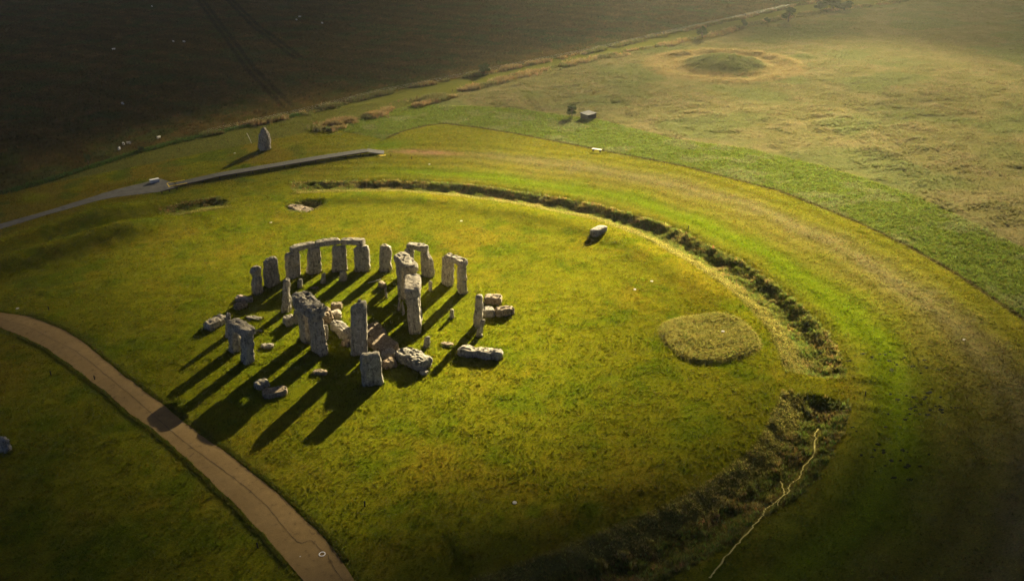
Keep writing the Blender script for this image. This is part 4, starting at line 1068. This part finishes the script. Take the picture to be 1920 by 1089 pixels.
# tall bleached grass along the old road and round the hut
pts = []
for line, wid, n in ((LOWHEDGE[:3], 1.9, 6500), (LOWHEDGE, 1.7, 8000), (UPHEDGE[4:], 1.2, 10000)):
    P = board_line(catmull(line, 4), 400); i = rng.integers(0, 400, n); q = P[i] + rng.normal(0, 1, (n, 2)) * wid * .6; pts.append(q)
q = np.concatenate(pts); cl = fbm(q[:, 0], q[:, 1], 4, 2, 77); k = rng.random(len(q)) < sstep(.28, .6, cl); q = q[k]; cl = cl[k]
c_ = np.where((fbm(q[:, 0], q[:, 1], 6, 2, 78) > .5)[:, None], np.array([[.215, .155, .065]]), np.array([[.12, .115, .04]]))
grass('hedgerow_grass', 'tall bleached grass in ragged lines beside the old road', q[:, 0], q[:, 1], (.9 + 1.4 * cl) * rng.uniform(.7, 1.2, len(q)), vary(c_, len(q), .25, .1))
P = board_line(catmull(UPHEDGE[:6], 4), 400); i = rng.integers(0, 400, 3500); q = P[i] + rng.normal(0, .5, (3500, 2))
grass('field_edge_grass', 'green grass line along the lower edge of the dark field', q[:, 0], q[:, 1], rng.uniform(.6, 1.2, len(q)), vary(np.array([[.06, .10, .02]]), len(q)))
# rough pasture of the dark field
x, y = scatter(260000, -110, 260, 60, 400)
k = in_view(x, y, .08); x, y = x[k], y[k]
k = sdf(x, y, FIELD_POLY) < -.5; x, y = x[k], y[k]
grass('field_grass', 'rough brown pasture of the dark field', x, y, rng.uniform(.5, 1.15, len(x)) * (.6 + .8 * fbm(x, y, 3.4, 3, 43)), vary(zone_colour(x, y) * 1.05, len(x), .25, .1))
# cropped lawn
x, y = scatter(560000, -64, 100, -66, 104)
k = in_view(x, y, .14); x, y = x[k], y[k]
k = (sdf(x, y, PATH_POLY) > .12) & (sdf(x, y, APRON) > .1) & (sdf(x, y, MEADOW_POLY) > .1) & (sdf(x, y, FIELD_POLY) > .1); x, y = x[k], y[k]
tall = sstep(.45, -.4, sdf(x, y, BAND_POLY))
grass('lawn_grass', 'short cropped grass of the lawns round the ring', x, y, rng.uniform(.14, .42, len(x)) * (.7 + .7 * fbm(x, y, 1.6, 2, 51)) * (1 + .5 * tall), vary(zone_colour(x, y) * 1.18, len(x), .28, .1))
# tufts that escape the mower: path verge and the feet of the stones
q = []
PB = np.array(PATH_B); d_ = np.gradient(PB, axis=0); d_ /= np.linalg.norm(d_, axis=1)[:, None]
i = rng.integers(0, len(PB) - 1, 5000); t = rng.random((5000, 1)); q.append(PB[i] * (1 - t) + PB[i + 1] * t + np.c_[-d_[i, 1], d_[i, 0]] * rng.uniform(.1, .55, (5000, 1)))
PA = np.array(PATH_A); d_ = np.gradient(PA, axis=0); d_ /= np.linalg.norm(d_, axis=1)[:, None]
i = rng.integers(0, len(PA) - 1, 4000); t = rng.random((4000, 1)); q.append(PA[i] * (1 - t) + PA[i + 1] * t - np.c_[-d_[i, 1], d_[i, 0]] * rng.uniform(.06, .4, (4000, 1)))
sc_ = [rng.uniform(.2, .5, 9000)]
for (x, y, w, t, rz) in FEET:
    n = int(10 * (w + t)); a = rng.uniform(0, 6.283, n); e = (np.abs(np.cos(a)) ** 4 + np.abs(np.sin(a)) ** 4) ** -.25
    u_, v_ = np.cos(a) * e * (w / 2 + .08), np.sin(a) * e * (t / 2 + .08)
    q.append(np.c_[x + u_ * math.cos(rz) - v_ * math.sin(rz), y + u_ * math.sin(rz) + v_ * math.cos(rz)]); sc_.append(rng.uniform(.3, .8, n))
q = np.concatenate(q); s_ = np.concatenate(sc_); k = sdf(q[:, 0], q[:, 1], PATH_POLY) > .03; q, s_ = q[k], s_[k]
grass('verge_grass', 'unmown tufts along the path and round the feet of the stones', q[:, 0], q[:, 1], s_, vary(np.array([[.11, .12, .012]]), len(q)))
# small dark green heaps on the worn band
x, y = [], []
for (cx, cy) in DARK_SPOTS:
    n = int(rng.integers(4, 9)); x += list(cx + rng.normal(0, 1.5, n)); y += list(cy + rng.normal(0, .7, n))
vs = []; fs = []
for a, b in zip(x, y):
    n = 8; r0 = rng.uniform(.12, .32); i = len(vs); zc_ = H1(a, b); vs.append((a, b, zc_ + .1))
    for k in range(n):
        t = 6.283 * k / n; r_ = r0 * rng.uniform(.7, 1.3); vs.append((a + r_ * 1.5 * math.cos(t), b + r_ * math.sin(t), zc_ - .04))
    fs += [(i, i + 1 + k, i + 1 + (k + 1) % n) for k in range(n)]
tag(mesh_obj('dark_heaps', vs, fs, M_DARKGREEN, smooth=True), 'scattered little dark heaps on the grass at right', 'heap', kind='stuff')

# ------------------------------------------------------------------ unseen grey layer, added overhead and shaped to darken the view's edges
cz = 320.0; dist = cz / sun_dir.z
ax_ = np.r_[np.arange(-760, -160, 20.), np.arange(-160, 340, 5.), np.arange(340, 900.1, 20.)]
GX, GY = np.meshgrid(ax_, ax_); cx_, cy_ = GX.ravel(), GY.ravel()       # x, y: where the layer's shade falls on the ground
nn = fbm(cx_, cy_, 70, 4, 905); nf = fbm(cx_, cy_, 28, 3, 915)
wsum = np.zeros_like(cx_); od = np.zeros_like(cx_); near = np.full(cx_.shape, 1e9)
for (px_, py_, tr_) in ADDED_SHADE:                                      # how much sun the layer lets through above these places
    d2 = (cx_ - px_) ** 2 + (cy_ - py_) ** 2; w_ = 1 / (d2 + 30.0) ** 2.1
    wsum += w_; od += w_ * -math.log(tr_); near = np.minimum(near, np.sqrt(d2))
od = od / wsum; od = od * (1 + .28 * od)
far_field = 4.0 * sstep(.42, .62, fbm(cx_, cy_, 260, 3, 931))            # the broken layer beyond
od = od + (far_field - od) * sstep(60, 200, near)
od = np.clip(od * (.75 + .5 * nn) + (nf - .5) * .3, 0, 8) * sstep(760, 620, np.maximum(np.abs(cx_ - 60), np.abs(cy_ - 60)))
DENS = .4
TH = od * sun_dir.z / DENS / 1.25
ox, oy = sun_dir.x * dist, sun_dir.y * dist
nc = GX.shape[1]; keep = TH > .03
def cidx(a): return a
vt = np.stack([cx_ + ox, cy_ + oy, cz + TH], 1); vb = np.stack([cx_ + ox, cy_ + oy, cz - TH * .25], 1)
idq = (np.arange(GX.shape[0] - 1)[:, None] * nc + np.arange(nc - 1)[None, :]).ravel()
Q = np.stack([idq, idq + 1, idq + nc + 1, idq + nc], 1); Q = Q[keep[Q].any(1)]
nv_ = len(cx_); used = np.zeros(nv_, bool); used[Q.ravel()] = True; zero = used & ~keep
remap = -np.ones(2 * nv_, int); cnt = 0
topi = np.where(used)[0]; remap[topi] = np.arange(len(topi)); cnt = len(topi)
boti = np.where(used & keep)[0]; remap[nv_ + boti] = cnt + np.arange(len(boti))
remap[nv_ + np.where(zero)[0]] = remap[np.where(zero)[0]]
V = np.concatenate([vt[topi], vb[boti]])
F = [tuple(remap[q]) for q in Q] + [tuple(remap[nv_ + q][::-1]) for q in Q]
mc, nt, b, out = new_mat('shade_vapour'); nt.nodes.remove(b)
pv = nt.nodes.new('ShaderNodeVolumePrincipled'); pv.inputs['Density'].default_value = DENS; pv.inputs['Color'].default_value = (.3, .3, .31, 1); pv.inputs['Anisotropy'].default_value = .4  # darker grey than natural vapour, so the added shade goes deep
nt.links.new(pv.outputs[0], out.inputs['Volume'])
shade_layer = mesh_obj('shade_layer', V, F, mc, smooth=True); tag(shade_layer, 'unseen grey layer added overhead to shade the ground', 'shade_layer', kind='stuff')

# ------------------------------------------------------------------ haze
mh, nt, b, out = new_mat('evening_haze'); nt.nodes.remove(b)
pv = nt.nodes.new('ShaderNodeVolumePrincipled'); pv.inputs['Density'].default_value = .00012; pv.inputs['Color'].default_value = (.90, .95, .84, 1); pv.inputs['Anisotropy'].default_value = .45
nt.links.new(pv.outputs[0], out.inputs['Volume'])
mb = MB(); mb.box((0, 0, 24.0), (3200, 3200, 56)); hz = mb.build('haze', mh); tag(hz, 'thin evening haze lying over the plain', 'haze', kind='stuff')
print('tris', sum(len(o.data.polygons) for o in bpy.data.objects if o.type == 'MESH') * 2)
